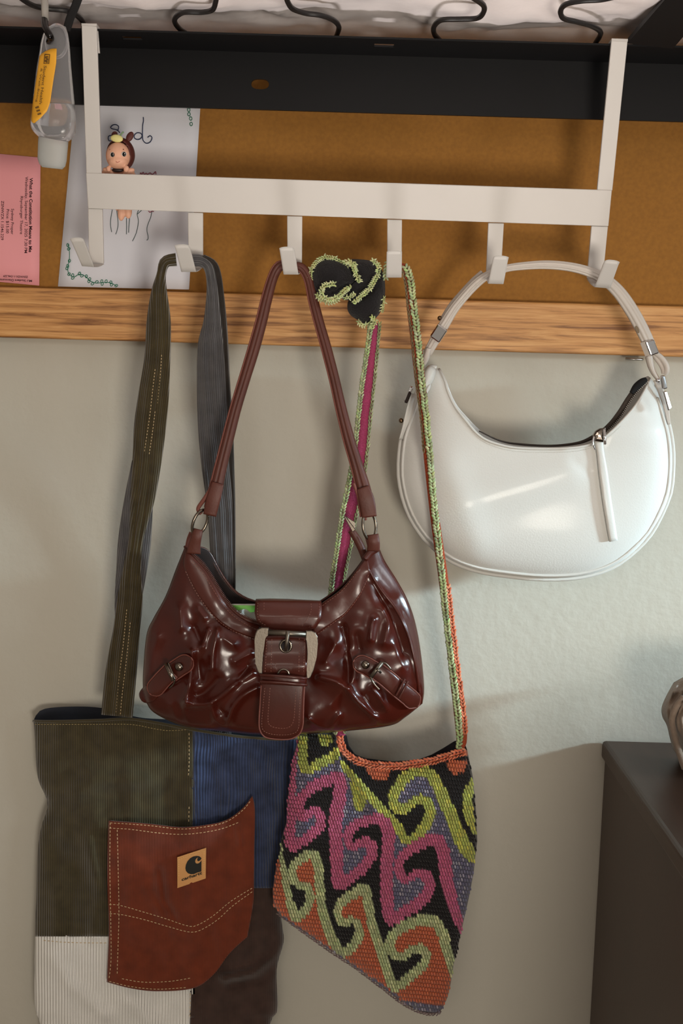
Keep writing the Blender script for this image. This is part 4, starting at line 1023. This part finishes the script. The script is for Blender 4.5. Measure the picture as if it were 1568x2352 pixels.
# slider and leather puller
M_dchr = mat('dark_nickel', (150, 140, 132), 0.18, 1.0)
sdr = prism('zipper_slider', [(1362, 1000), (1368, 990), (1378, 984), (1390, 983), (1391, 1000), (1386, 1016), (1366, 1013)], -0.081, 0.004, M_dchr, wb, rings=2, puff=0.002)
tubep('puller_ring', [(1364, 1003, -0.083), (1361, 1018, -0.085), (1366, 1032, -0.084)], 0.0009, M_chr, sdr); tubep('puller_ring', [(1387, 986, -0.083), (1388, 1006, -0.085), (1389, 1020, -0.084)], 0.0014, M_chr, sdr)
ribbon('puller', [(1374, 1010), (1379, 1040), (1386, 1090), (1394, 1150), (1402, 1200), (1409, 1243)], [19, 17, 20, 20, 20, 19], lambda x, y: SW(x, y)-0.0035, M_wl, wb, n=30, across=5, th=0.0016, prof=lambda u, t: 0.0008*(1-u*u), label='long white leather zip puller')
# corner gathers at the left
prism('corner_tab', [(p.x, p.y) for p in resample(cr([(1000, 848), (986, 839), (975, 850), (970, 870), (966, 900), (972, 905), (985, 888), (996, 872)], 4, True), 30)], lambda x, y: -0.066, 0.008, M_wl, wb, smooth=True, rings=5, puff=0.007)
prism('corner_tab', [(p.x, p.y) for p in resample(cr([(989, 880), (980, 886), (972, 900), (974, 912), (982, 902), (988, 892)], 4, True), 24)], lambda x, y: -0.068, 0.006, M_wl, wb, smooth=True, rings=4, puff=0.005)
ribbon('side_strap', [(952, 905), (940, 950), (930, 985), (921, 1010)], [18, 18, 14, 10], [-0.062, -0.060, -0.058, -0.056], M_wl2, wb, n=24, across=7, prof=lambda u, t: 0.0015*math.cos(u*7))
# handle
def hprof(u, t): return 0.0035*math.sqrt(max(0, 1-u*u))+0.0011*abs(math.sin(u*PI*1.5+0.3))-0.0005
Hc = [(981, 812), (991, 794), (1007, 766), (1022, 742), (1042, 710), (1068, 678), (1095, 650), (1122, 631), (1160, 617), (1200, 611), (1255, 608), (1310, 613), (1355, 625), (1392, 644), (1422, 672), (1450, 712), (1474, 755), (1492, 793)]
Hw = [20, 22, 24, 24, 22, 21, 21, 19, 17, 18, 20, 21, 23, 27, 30, 31, 30, 28]
Hd = [-0.074, -0.077, -0.080, -0.083, -0.086, -0.090, -0.095, -0.100, -0.1045, -0.105, -0.105, -0.105, -0.104, -0.102, -0.096, -0.09, -0.084, -0.080]
hn, _ = ribbon('handle', Hc, Hw, Hd, M_hand, wb, n=140, across=17, prof=hprof, th=0.002, label='pale greige ridged handle')
ribbon('handle', [(1013, 738), (1035, 702), (1062, 670), (1088, 643), (1107, 624)], [12, 12, 12, 13, 9], [-0.078, -0.081, -0.085, -0.089, -0.093], M_hand, wb, n=40, across=7, prof=lambda u, t: 0.002*(1-u*u))
sl1 = quad('strap_slide', [(1006, 743, -0.089), (1028, 759, -0.089), (1008, 789, -0.086), (986, 773, -0.086)], M_chr, wb, th=0.004, bev=0.0012, label='rectangular chrome strap slide')
sl2 = quad('strap_slide', [(1482, 784, -0.089), (1502, 779, -0.087), (1515, 811, -0.085), (1495, 818, -0.087)], M_chr, wb, th=0.004, bev=0.0012, label='rectangular chrome strap slide')
quad('slide_side', [(1469, 788, -0.084), (1483, 784, -0.088), (1496, 818, -0.086), (1484, 827, -0.082)], M_hand, sl2, th=0.002, bev=0.0004)
ribbon('handle_loop', [(1490, 818), (1494, 838), (1501, 856), (1512, 872)], [16, 15, 12, 9], [-0.082, -0.080, -0.078, -0.076], M_hand, wb, n=20, across=9, prof=hprof)
tubep('handle_loop', [(1505, 812, -0.080), (1518, 822, -0.081), (1529, 838, -0.082), (1531, 850, -0.082), (1527, 858, -0.080)], 0.0024, M_hand, wb)
tubep('handle_loop', [(1500, 815, -0.079), (1512, 830, -0.080), (1521, 845, -0.080), (1524, 858, -0.080)], 0.0020, M_hand, wb)
ribbon('handle_loop', [(984, 800), (978, 822), (972, 838)], [14, 15, 10], [-0.078, -0.076, -0.072], M_hand, wb, n=14, across=7, prof=hprof)
quad('buckle_link', [(1520, 862, -0.082), (1528, 862, -0.080), (1534, 892, -0.078), (1524, 895, -0.080)], M_chr, wb, th=0.003, bev=0.001, label='chrome buckle')
quad('buckle_link', [(1524, 899, -0.080), (1532, 898, -0.078), (1544, 936, -0.076), (1536, 944, -0.078)], M_chr, wb, th=0.003, bev=0.001, label='chrome buckle')
ribbon('side_strap', [(1508, 872), (1518, 900), (1529, 935), (1537, 975)], [16, 14, 12, 6], [-0.066, -0.064, -0.060, -0.056], M_hand, wb, n=20, across=5)
quad('buckle_link', [(941, 886, -0.070), (950, 890, -0.070), (936, 923, -0.068), (926, 922, -0.068)], M_chr, wb, th=0.003, bev=0.001, label='chrome buckle')
quad('buckle_link', [(938, 900, -0.073), (945, 903, -0.073), (935, 927, -0.071), (928, 925, -0.071)], mat('smoked_chrome', (70, 62, 60), 0.15, 1.0), wb, th=0.002, bev=0.0006)
M_riv = mat('brass_rivet', (130, 108, 84), 0.25, 1.0)
for (x, y, d, r) in ((1010, 731, -0.078, 0.0022), (921, 966, -0.054, 0.0022), (1510, 874, -0.080, 0.0020)):
    c = W(x, y, d); bm = bmesh.new(); bmesh.ops.create_uvsphere(bm, u_segments=12, v_segments=8, radius=r); bm.verts.index_update()
    V = [v.co+c for v in bm.verts]; Fc = [[v.index for v in f.verts] for f in bm.faces]; bm.free(); mesh('rivet', V, Fc, M_riv if x < 1100 else M_chr, wb)
prism('strap_hole', ell(1463, 757, 4, 9, 16, -0.35), -0.0885, 0.001, mat('punched_hole', (120, 104, 84), 0.8), hn, rings=1)

# ---------------------------------------------------------------- burgundy bag
def leather(name, rgb, rough=0.22):
    m = mat(name, rgb, rough, coat=0.22, spec=0.45, var=0.18, vscale=35, bump=0.12, bscale=420, bdist=0.0005); return m
M_bg = leather('burgundy_patent', (66, 21, 13), 0.25); M_bg2 = leather('burgundy_trim', (70, 28, 20), 0.32)
M_bgs = mat('burgundy_strap', (84, 42, 32), 0.5, var=0.12, vscale=60, bump=0.2, bscale=500)
M_bge = mat('burgundy_edge', (116, 66, 56), 0.6)
M_bin = mat('dark_interior', (26, 14, 12), 0.8)
M_nick = mat('brushed_nickel', (122, 114, 104), 0.40, 1.0, bump=0.1, bscale=600)
M_gun = mat('gunmetal', (120, 110, 100), 0.22, 1.0)
M_bth = mat('burgundy_thread', (126, 82, 70), 0.5)
bb = thing('burgundy_bag', 'glossy burgundy leather shoulder bag with a big silver buckle hanging from the third hook', 'bag', W(650, 1300, -0.12))
BTc = cr([(424, 1256), (432, 1262), (445, 1279), (468, 1303), (492, 1340), (516, 1379), (540, 1407), (567, 1425), (600, 1436), (650, 1440), (695, 1428), (735, 1390), (785, 1352), (824, 1301), (848, 1268), (871, 1259)], 5)
BLc = cr([(424, 1256), (404, 1306), (380, 1369), (352, 1420), (337, 1455), (330, 1521), (328, 1577), (335, 1612)], 5)
BRc = cr([(871, 1259), (884, 1289), (914, 1337), (938, 1383), (956, 1439), (968, 1510), (974, 1580), (970, 1616)], 5)
BBc = cr([(335, 1612), (352, 1636), (402, 1662), (450, 1674), (511, 1680), (595, 1687), (695, 1686), (800, 1679), (895, 1667), (930, 1648), (970, 1616)], 5)
K = [([(465, 1485), (472, 1465), (479, 1446)], 5, 4.0), ([(426, 1611), (436, 1570), (441, 1497)], 7, 5.5), ([(431, 1616), (470, 1618), (506, 1601), (542, 1570), (579, 1545)], 8, 5.5), ([(487, 1536), (489, 1497), (499, 1448)], 8, 4.5),
     ([(523, 1667), (533, 1630), (557, 1599), (591, 1579)], 8, 6), ([(518, 1674), (494, 1652), (487, 1618)], 6, 3.5), ([(433, 1664), (421, 1618)], 6, 3), ([(361, 1463), (350, 1500), (344, 1540)], 12, 5), ([(412, 1400), (416, 1440)], 17, 6), ([(515, 1465), (535, 1480)], 17, 4.5),
     ([(455, 1400), (470, 1420)], 6, 3), ([(395, 1620), (405, 1650)], 14, 4), ([(540, 1520), (575, 1500)], 7, 3.5),
     ([(500, 1560), (470, 1590), (450, 1598)], 7, -4), ([(455, 1520), (460, 1560)], 8, -3.5), ([(550, 1560), (570, 1530)], 6, -3), ([(446, 1440), (460, 1470)], 7, -4), ([(515, 1640), (500, 1625)], 6, -3),
     ([(801, 1579), (814, 1542), (801, 1496)], 6, 3.5), ([(734, 1556), (769, 1565), (796, 1581), (814, 1602), (842, 1630), (867, 1652)], 7, 5.5), ([(888, 1630), (875, 1607), (858, 1584)], 6, 4.5), ([(851, 1469), (853, 1440), (858, 1423)], 5, 4),
     ([(883, 1475), (893, 1430), (880, 1400)], 11, 5), ([(848, 1310), (872, 1350), (905, 1390), (932, 1440), (950, 1500), (960, 1570)], 6, 5), ([(911, 1375), (938, 1450), (961, 1540)], 6, 3), ([(709, 1652), (732, 1669), (752, 1675)], 6, 4),
     ([(778, 1643), (757, 1673)], 5, 3.5), ([(787, 1440), (798, 1500), (800, 1570)], 7, -4.5), ([(860, 1340), (900, 1420), (925, 1500)], 7, -4), ([(835, 1600), (860, 1635)], 7, -3.5), ([(780, 1590), (760, 1620)], 14, 3), ([(770, 1480), (750, 1520)], 13, 4), ([(820, 1460), (826, 1490)], 8, -3), ([(905, 1480), (925, 1530)], 12, 4)]
FB = [fl(cr(P, 3), w_, h/1000*1.0) for P, w_, h in K]
def bprof(u, v):
    a = max(0, 1-abs(2*u-1)**3.2)**0.55; b = max(0, 1-v**6)**0.5; return a*b
NB_U, NB_V = 190, 120
G = coons(BTc, BBc, BLc, BRc, NB_U, NB_V)
GB = []
for j, r in enumerate(G):
    row = []
    for i, p in enumerate(r):
        u = i/(NB_U-1); v = j/(NB_V-1); k = bprof(u, v)
        wv = 0.0042*noise.noise(Vector((p[0]*0.014, p[1]*0.016, 1.5)))
        row.append((p[0], p[1], -0.104-(0.012+0.018*v)*k-(creases(p[0], p[1], FB)*min(1, v*5)+wv)*min(1, k*1.4)))
    GB.append(row)
slab('front_panel', GB, M_bg, bb, th=0.0015); SB = Surf(GB)
BTb = cr([(424, 1256), (455, 1257), (478, 1266), (495, 1295), (513, 1325), (542, 1360), (584, 1381), (650, 1392), (700, 1390), (738, 1380), (790, 1340), (826, 1298), (848, 1268), (871, 1259)], 5)
G = coons(BTb, BBc, BLc, BRc, 90, 50)
slab('back_panel', [[(p[0], p[1], -0.1035+0.026*bprof(i/89, j/49)) for i, p in enumerate(r)] for j, r in enumerate(G)], M_bin, bb, th=0.0015, label='dark inside of the back')
tubep('back_rim', [(p[0], p[1], -0.1035+0.026*bprof(k/len(BTb), 0)-0.0005) for k, p in enumerate(BTb)][::3], 0.0011, M_bg2, bb, n=2)
# trim bands along the opening
def band(name, inner, outer, off=0.0016, n=50):
    A = resample(cr(inner, 5), n); B_ = resample(cr(outer, 5), n)
    G = [[((A[k]*(1-t)+B_[k]*t).x, (A[k]*(1-t)+B_[k]*t).y) for k in range(n)] for t in [q/8 for q in range(9)]]
    GG = [[(p[0], p[1], SB(*p)-off-0.0012*math.sin(PI*j/8)) for p in r] for j, r in enumerate(G)]
    return slab(name, GG, M_bg2, bb, th=0.0016), Surf(GG)
b1, S1 = band('trim_band', [(428, 1259), (445, 1281), (468, 1305), (492, 1342), (516, 1381), (540, 1409), (567, 1427), (598, 1438)], [(421, 1290), (424, 1308), (438, 1338), (455, 1369), (487, 1413), (518, 1439), (550, 1455), (590, 1469)])
b2, S2 = band('trim_band', [(712, 1412), (739, 1386), (785, 1352), (824, 1303), (842, 1278)], [(722, 1462), (766, 1432), (797, 1408), (831, 1362), (850, 1314)])
stitching('stitching', [[(426, 1312), (440, 1342), (457, 1371), (489, 1414), (520, 1440), (552, 1457), (585, 1469)], [(440, 1290), (465, 1316), (488, 1352), (514, 1392), (545, 1422), (590, 1447)]], lambda x, y: S1(x, y)-0.0006, M_bth, b1, 4.2, 2.6, 1.3)
stitching('stitching', [[(724, 1460), (766, 1430), (795, 1407), (829, 1361), (847, 1318)], [(740, 1391), (786, 1356), (822, 1310)]], lambda x, y: S2(x, y)-0.0006, M_bth, b2, 4.2, 2.6, 1.3)
# zipper teeth on the front lip
zb_ = []
for q in resample(cr([(442, 1272), (462, 1288), (480, 1312), (500, 1345), (520, 1377), (545, 1404), (570, 1419), (590, 1426)], 6), 62): zb_.append((q.x, q.y, SB(q.x, q.y)-0.001, 3.0, -2.0, 1.1, 0.0012, lin((96, 52, 44))))
for q in resample(cr([(486, 1284), (505, 1318), (530, 1350), (560, 1372), (585, 1380)], 6), 44): zb_.append((q.x, q.y+2, -0.082, 1.5, -1.5, 0.9, 0.0010, lin((110, 74, 64))))
beads_mesh('zipper_teeth', zb_, attr_mat('burgundy_teeth', 0.45, 0), bb, kind='stuff')
ribbon('zipper_tape', [(434, 1266), (455, 1290), (476, 1318), (497, 1352), (518, 1386), (545, 1413), (575, 1428), (597, 1434)], [8, 12, 13, 13, 12, 12, 11, 10], lambda x, y: SB(x, y)-0.0002, M_bgs, bb, n=50, across=3, th=0.0006)
# side gusset seam at the right and top corner folds
ribbon('corner_seam', [(838, 1284), (852, 1268), (868, 1262)], [14, 16, 12], lambda x, y: SB(x, y)-0.003, M_bg2, bb, n=14, across=5, prof=lambda u, t: 0.002*(1-u*u))
tubep('seam_piping', [(x, y, SB(x, y)-0.0006) for x, y in [(846, 1306), (862, 1336), (880, 1362), (905, 1394), (925, 1430), (942, 1475), (954, 1530), (962, 1590)]], 0.0012, M_bg, bb)
# top flap
fp = [(587, 1377), (620, 1376), (660, 1377), (700, 1379), (738, 1381), (739, 1405), (737, 1424), (725, 1443), (702, 1451), (660, 1448), (625, 1445), (604, 1441), (589, 1427), (584, 1406)]
YF = lambda x, y: -0.1205-0.010*min(1, max(0, (y-1377)/40))**0.5
flp = prism('flap', [(p.x, p.y) for p in resample(fp+[fp[0]], 64)[:-1]], YF, 0.003, M_bg2, bb, smooth=True, rings=7, puff=0.001)
stitching('stitching', [[(592, 1384), (591, 1410), (597, 1428), (612, 1437)], [(606, 1384), (606, 1404)], [(733, 1386), (732, 1412), (724, 1432), (706, 1442)], [(714, 1386), (714, 1404), (704, 1424), (692, 1440)]], lambda x, y: YF(x, y)-0.0013, M_bth, flp, 3.2, 2.6, 1.1)
# flap anchor over the back (closes the flap onto the rear rim)
Gf = [[(587+150*i/12, 1377+4*i/12, -0.1205+0.040*t) for i in range(13)] for t in (0, 0.25, 0.5, 0.75, 1.0)]
slab('flap_bridge', Gf, M_bg2, bb, th=0.002)
# tongue
tg_ = [(607, 1462), (604, 1500), (603, 1528), (600, 1574), (597, 1620), (595, 1651), (596, 1674), (604, 1689), (616, 1695), (640, 1698), (667, 1697), (687, 1686), (695, 1666), (696, 1640), (697, 1605), (699, 1574), (704, 1540), (706, 1500), (706, 1466), (680, 1462), (640, 1461)]
YT = lambda x, y: -0.1405-0.0045*math.sin(PI*max(0, min(1, (y-1461)/236)))-0.003*math.exp(-((y-1530)/16)**2)
tng = prism('buckle_strap', [(p.x, p.y) for p in resample(tg_+[tg_[0]], 90)[:-1]], YT, 0.004, M_bg2, bb, smooth=True, rings=9, puff=0.0012)
tubep('strap_edge', [(x, y, YT(x, y)+0.0004) for x, y in tg_[3:16]], 0.0007, M_bge, tng, n=4)
dT = lambda x, y: YT(x, y)-0.0012
stitching('stitching', [[(612, 1468), (610, 1520), (608, 1546)], [(624, 1468), (622, 1546)], [(699, 1468), (697, 1546)], [(687, 1466), (686, 1546)],
    [(608, 1580), (604, 1620), (601, 1668), (612, 1683), (640, 1688), (668, 1686), (684, 1676), (687, 1640), (690, 1580)], [(620, 1580), (617, 1620), (615, 1655), (622, 1668), (645, 1673), (664, 1670), (674, 1655), (677, 1620), (680, 1580)]], dT, M_bth, tng, 3.6, 2.6, 1.3)
# keeper loop
for (y0, y1, e) in ((1550, 1556, 0), (1565, 1571, 0)):
    tubep('keeper_edge', [(597, y0+0, -0.1475), (625, y0+2, -0.1515), (660, y0+4, -0.1518), (690, y1+1, -0.150), (704, y1+2, -0.146)], 0.0012, M_bg2, tng)
ribbon('keeper', [(597, 1561), (625, 1562), (660, 1564), (690, 1566), (704, 1567)], [21, 21, 21, 21, 20], [-0.1445, -0.1495, -0.150, -0.1488, -0.1445], M_bg, tng, n=30, across=5, th=0.0015, prof=lambda u, t: 0.0006*(1-u*u))
# buckle
bk = None
def arm(pts, name='buckle_frame', parent=None):
    V = []; n = len(pts); Fc = []
    f0 = -0.1465
    for p in pts: V.append(W(p[0], p[1], f0))
    for p in pts: V.append(W(p[0], p[1], f0)+Vector((0, 0.0028, 0)))
    Fc = [tuple(range(n)), tuple(range(2*n-1, n-1, -1))]+[((i+1) % n, i, n+i, n+(i+1) % n) for i in range(n)]
    bm = bmesh.new(); vs = [bm.verts.new(v) for v in V]
    for f in Fc: bm.faces.new([vs[i] for i in f])
    bmesh.ops.bevel(bm, geom=[e for e in bm.edges if len([f for f in e.link_faces if len(f.verts) > 5]) == 1], offset=0.0008, segments=3, affect='EDGES', profile=0.5)
    bm.verts.index_update(); V = [v.co.copy() for v in bm.verts]; Fc = [[v.index for v in f.verts] for f in bm.faces]; bm.free()
    o = mesh(name, V, Fc, M_nick, parent or bb, smooth=False); return o
bk = arm([(617, 1442), (600, 1442), (590, 1447), (586, 1455), (584.5, 1467), (585, 1500), (586.5, 1524), (591, 1543), (598, 1551), (602, 1550), (601.5, 1535), (604, 1500), (606.5, 1468), (609, 1462), (616, 1461)])
bk['label'] = 'brushed silver buckle frame'
arm([(702, 1449), (715, 1449), (724, 1453), (729, 1463), (729.5, 1480), (727, 1510), (720, 1540), (713, 1556), (708, 1560), (703, 1558), (704, 1540), (706.5, 1500), (706.5, 1472), (704, 1467), (701, 1466)], 'buckle_side', bk)
tubep('roller', [(616, 1452, -0.1445), (702, 1457, -0.1445)], 0.0024, M_nick, bk, seg=16, smoothp=False)
tubep('prong', [(660, 1451, -0.1485), (660, 1462, -0.1505), (658, 1480, -0.1500), (657, 1494, -0.1455)], 0.0016, M_nick, bk, seg=10)
def ringp(name, cx, cy, rx, ry, y, r, m, parent, a0=0, a1=2*PI, tilt=0, ys=0):
    full = abs(a1-a0-2*PI) < 1e-3; n = 28; c, s = math.cos(tilt), math.sin(tilt)
    P = []
    for k in range(n if full else n+1):
        a = a0+(a1-a0)*k/n; X = rx*math.cos(a); Y = ry*math.sin(a); P.append(W(cx+X*c-Y*s, cy+X*s+Y*c, y+ys*math.cos(a)))
    return tube(name, P, r, m, parent, seg=10, closed=full)
ringp('eyelet', 656, 1484, 12.5, 13.5, YT(656, 1484)-0.0015, 0.0011, M_gun, tng)
prism('eyelet_hole', ell(656, 1484, 11, 12), YT(656, 1484)-0.0013, 0.0004, M_bin, tng)
ringp('eyelet', 651, 1550, 12.5, 13, YT(651, 1545)-0.0018, 0.0010, M_gun, tng, PI, 2*PI)
# small side straps with studs and buckle bars
def stud(x, y, d, r, parent):
    c = W(x, y, d); bm = bmesh.new(); bmesh.ops.create_uvsphere(bm, u_segments=18, v_segments=12, radius=r); bm.verts.index_update()
    V = [Vector((v.co.x, v.co.y*0.6, v.co.z))+c for v in bm.verts]; Fc = [[v.index for v in f.verts] for f in bm.faces]; bm.free(); return mesh('stud', V, Fc, M_gun, parent)
def tabp(name, C, Wd, off, m, n=24, end=True):
    o, G = ribbon(name, C, Wd, lambda x, y: SB(x, y)-off, m, bb, n=n, across=9, th=0.002, prof=lambda u, t: 0.0014*math.sqrt(max(0, 1-u*u))); return o, G
def edges(G, m, parent, r=0.0006):
    L = [g[0][:3] for g in G]; R = [g[-1][:3] for g in G]
    pts = L+[g[:3] for g in G[-1][1:-1]]+R[::-1]+[g[:3] for g in G[0][::-1][1:-1]]
    tube('strap_edge', [W(*p) for p in pts], r, m, parent, seg=6, closed=True)
def rp(pts, w_, ends=(1, 1)):
    """round the ends by tapering widths"""
    P = resample(pts, 14); Wd = []
    for k in range(14):
        t = k/13; q = 1.0
        L = sum((Vector(b)-Vector(a)).length for a, b in zip([Vector((*p, 0)) for p in pts], [Vector((*p, 0)) for p in pts[1:]]))
        if ends[0]: q = min(q, math.sqrt(max(0.03, 1-max(0, 1-t*L/(w_*0.5))**2)))
        if ends[1]: q = min(q, math.sqrt(max(0.03, 1-max(0, 1-(1-t)*L/(w_*0.5))**2)))
        Wd.append(w_*q)
    return [(p.x, p.y) for p in P], Wd
C, Wd = rp([(441, 1514), (415, 1530), (388, 1548)], 42, (1, 0)); o1, G1 = tabp('side_strap', C, Wd, 0.003, M_bg2); edges(G1, M_bge, o1)
stud(411, 1532, SB(411, 1532)-0.0060, 0.0036, o1)
C, Wd = rp([(392, 1542), (372, 1562), (345, 1594)], 40, (0, 1)); o2, G2 = tabp('side_strap', C, Wd, 0.005, M_bg2); edges(G2, M_bge, o2)
tubep('buckle_bar', [(381, 1524, SB(381, 1524)-0.009), (398, 1563, SB(398, 1563)-0.009)], 0.0018, M_gun, o2, smoothp=False)
tubep('buckle_bar', [(386, 1522, SB(386, 1522)-0.0085), (400, 1558, SB(398, 1558)-0.0085), (398, 1572, SB(398, 1563)-0.006), (388, 1580, SB(390, 1570)-0.003)], 0.0008, M_gun, o2)
C, Wd = rp([(348, 1588), (336, 1600), (328, 1612)], 40, (0, 1)); o3, G3 = tabp('side_strap', C, Wd, 0.001, M_bg, 14)
C, Wd = rp([(812, 1518), (842, 1530), (868, 1546)], 40, (1, 0)); o4, G4 = tabp('side_strap', C, Wd, 0.003, M_bg2); edges(G4, M_bge, o4)
stud(839, 1527, SB(839, 1527)-0.0060, 0.0036, o4)
C, Wd = rp([(864, 1540), (885, 1556), (915, 1582), (940, 1602), (960, 1622)], 40, (0, 1)); o5, G5 = tabp('side_strap', C, Wd, 0.0055, M_bg2, 40); edges(G5, M_bge, o5)
tubep('buckle_bar', [(877, 1521, SB(877, 1521)-0.0095), (851, 1555, SB(851, 1555)-0.0095)], 0.0020, M_nick, o5, smoothp=False)
tubep('buckle_bar', [(877, 1521, SB(877, 1521)-0.0095), (886, 1524, SB(886, 1524)-0.009), (897, 1537, SB(897, 1537)-0.008)], 0.0009, M_gun, o5)
tubep('buckle_bar', [(851, 1555, SB(851, 1555)-0.0095), (857, 1568, SB(857, 1568)-0.009), (871, 1584, SB(871, 1584)-0.008)], 0.0009, M_gun, o5)
tubep('prong', [(866, 1537, SB(866, 1537)-0.0118), (874, 1545, SB(874, 1545)-0.009)], 0.0011, M_nick, o5, smoothp=False)
for s in (0, 7): tubep('keeper_edge', [(929+s, 1559+s*0.8, SB(929, 1565)-0.0085), (920+s, 1578+s*0.8, SB(920, 1578)-0.0095), (909+s, 1598+s*0.8, SB(909, 1595)-0.0085)], 0.0011, M_bg2, o5)
# rings, loops and the shoulder strap
ringp('ring', 459, 1200, 15, 30, -0.112, 0.00135, M_gun, bb, tilt=0.38, ys=0.004)
ringp('ring', 848, 1207, 15, 32, -0.112, 0.00135, M_gun, bb, tilt=-0.08, ys=0.004)
lp1, _ = ribbon('ring_loop', [(455, 1216), (451, 1232), (446, 1252), (444, 1272)], [22, 24, 28, 32], [-0.1145, -0.116, -0.114, -0.112], M_bgs, bb, n=16, across=7, th=0.002, prof=lambda u, t: 0.0015*(1-u*u))
ribbon('ring_loop', [(440, 1224), (433, 1240), (430, 1262)], [12, 10, 12], [-0.106, -0.104, -0.104], M_bge, bb, n=12, across=3, th=0.002)
ribbon('ring_loop', [(856, 1228), (858, 1245), (857, 1266)], [26, 28, 30], [-0.1145, -0.116, -0.113], M_bgs, bb, n=14, across=7, th=0.002, prof=lambda u, t: 0.0015*(1-u*u))
ribbon('ring_loop', [(842, 1232), (846, 1250), (849, 1268)], [10, 8, 8], [-0.106, -0.106, -0.106], M_bge, bb, n=12, across=3, th=0.002)
sprof2 = lambda u, t: 0.0035*math.sqrt(max(0, 1-u*u))-0.0016*math.exp(-((u-0.15)/0.12)**2)
La = [(668, 617), (650, 610), (638, 616), (626, 640), (612, 690), (600, 740), (582, 805), (562, 870), (541, 940), (523, 1010), (508, 1070), (494, 1130), (484, 1168)]
Lw = [22, 22, 22, 22, 24, 25, 26, 25, 25, 26, 27, 30, 28]
Ld = [-0.1035, -0.1045, -0.104, -0.104, -0.105, -0.106, -0.107, -0.108, -0.109, -0.110, -0.111, -0.112, -0.112]
s1, Gq = ribbon('shoulder_strap', La, Lw, Ld, M_bgs, bb, n=110, across=13, prof=sprof2, th=0.002, label='burgundy leather shoulder strap')
tube('strap_edge', [W(r[-1][0], r[-1][1], r[-1][2]-0.0006) for r in Gq], 0.0009, M_bge, s1, seg=6)
Ra = [(668, 617), (684, 611), (698, 620), (710, 645), (720, 690), (733, 740), (750, 800), (768, 870), (784, 940), (802, 1010), (820, 1070), (836, 1130), (845, 1185)]
Rw = [20, 20, 20, 20, 22, 22, 23, 23, 24, 26, 28, 34, 34]
s2, Gq = ribbon('shoulder_strap', Ra, Rw, Ld, M_bgs, bb, n=110, across=13, prof=sprof2, th=0.002, label='burgundy leather shoulder strap')
tube('strap_edge', [W(r[-1][0], r[-1][1], r[-1][2]-0.0006) for r in Gq], 0.0009, M_bge, s2, seg=6)
ribbon('strap_end', [(500, 1110), (490, 1145), (481, 1184)], [28, 32, 30], [-0.117, -0.118, -0.116], M_bgs, bb, n=18, across=9, th=0.003, prof=lambda u, t: 0.001*(1-u*u))
tubep('strap_end', [(486, 1120, -0.116), (470, 1145, -0.115), (455, 1168, -0.113), (462, 1180, -0.112)], 0.0018, M_bge, bb)
ribbon('strap_end', [(832, 1120), (842, 1150), (848, 1188)], [30, 36, 34], [-0.117, -0.118, -0.116], M_bgs, bb, n=18, across=9, th=0.003, prof=lambda u, t: 0.001*(1-u*u))
tubep('strap_end', [(812, 1110, -0.116), (824, 1145, -0.116), (836, 1178, -0.115), (839, 1194, -0.113)], 0.0013, M_bge, bb)
# small clasp behind the right ring
ribbon('zip_tail', [(806, 1218), (820, 1240), (832, 1265), (838, 1290)], [16, 18, 18, 12], [-0.1, -0.1, -0.1, -0.1], M_bgs, bb, n=16, across=5, th=0.002, prof=lambda u, t: 0.002*(1-u*u))
quad('clasp', [(788, 1184, -0.102), (794, 1186, -0.102), (817, 1217, -0.102), (809, 1223, -0.102)], M_gun, bb, th=0.003, bev=0.0006, label='dark metal clasp')
quad('clasp', [(794, 1186, -0.101), (816, 1200, -0.101), (816, 1216, -0.101), (806, 1206, -0.101)], M_nick, bb, th=0.002, bev=0.0004, label='dark metal clasp')

# packet inside the burgundy bag
pkt = thing('snack_packet', 'green and white packet showing inside the open burgundy bag', 'packet', W(560, 1420, -0.1))
slab('packet_foil', [[(528+66*i/8, 1388+45*j/6, -0.1005-0.002*math.sin(i)) for i in range(9)] for j in range(7)], mat('packet_white', (214, 216, 210), 0.5), pkt, th=0.002)
prism('packet_print', [(531, 1390), (586, 1391), (586, 1405), (575, 1407), (566, 1399), (556, 1394), (546, 1402)], -0.1040, 0.0004, mat('packet_green', (110, 186, 78), 0.45), pkt, label='green printed area')
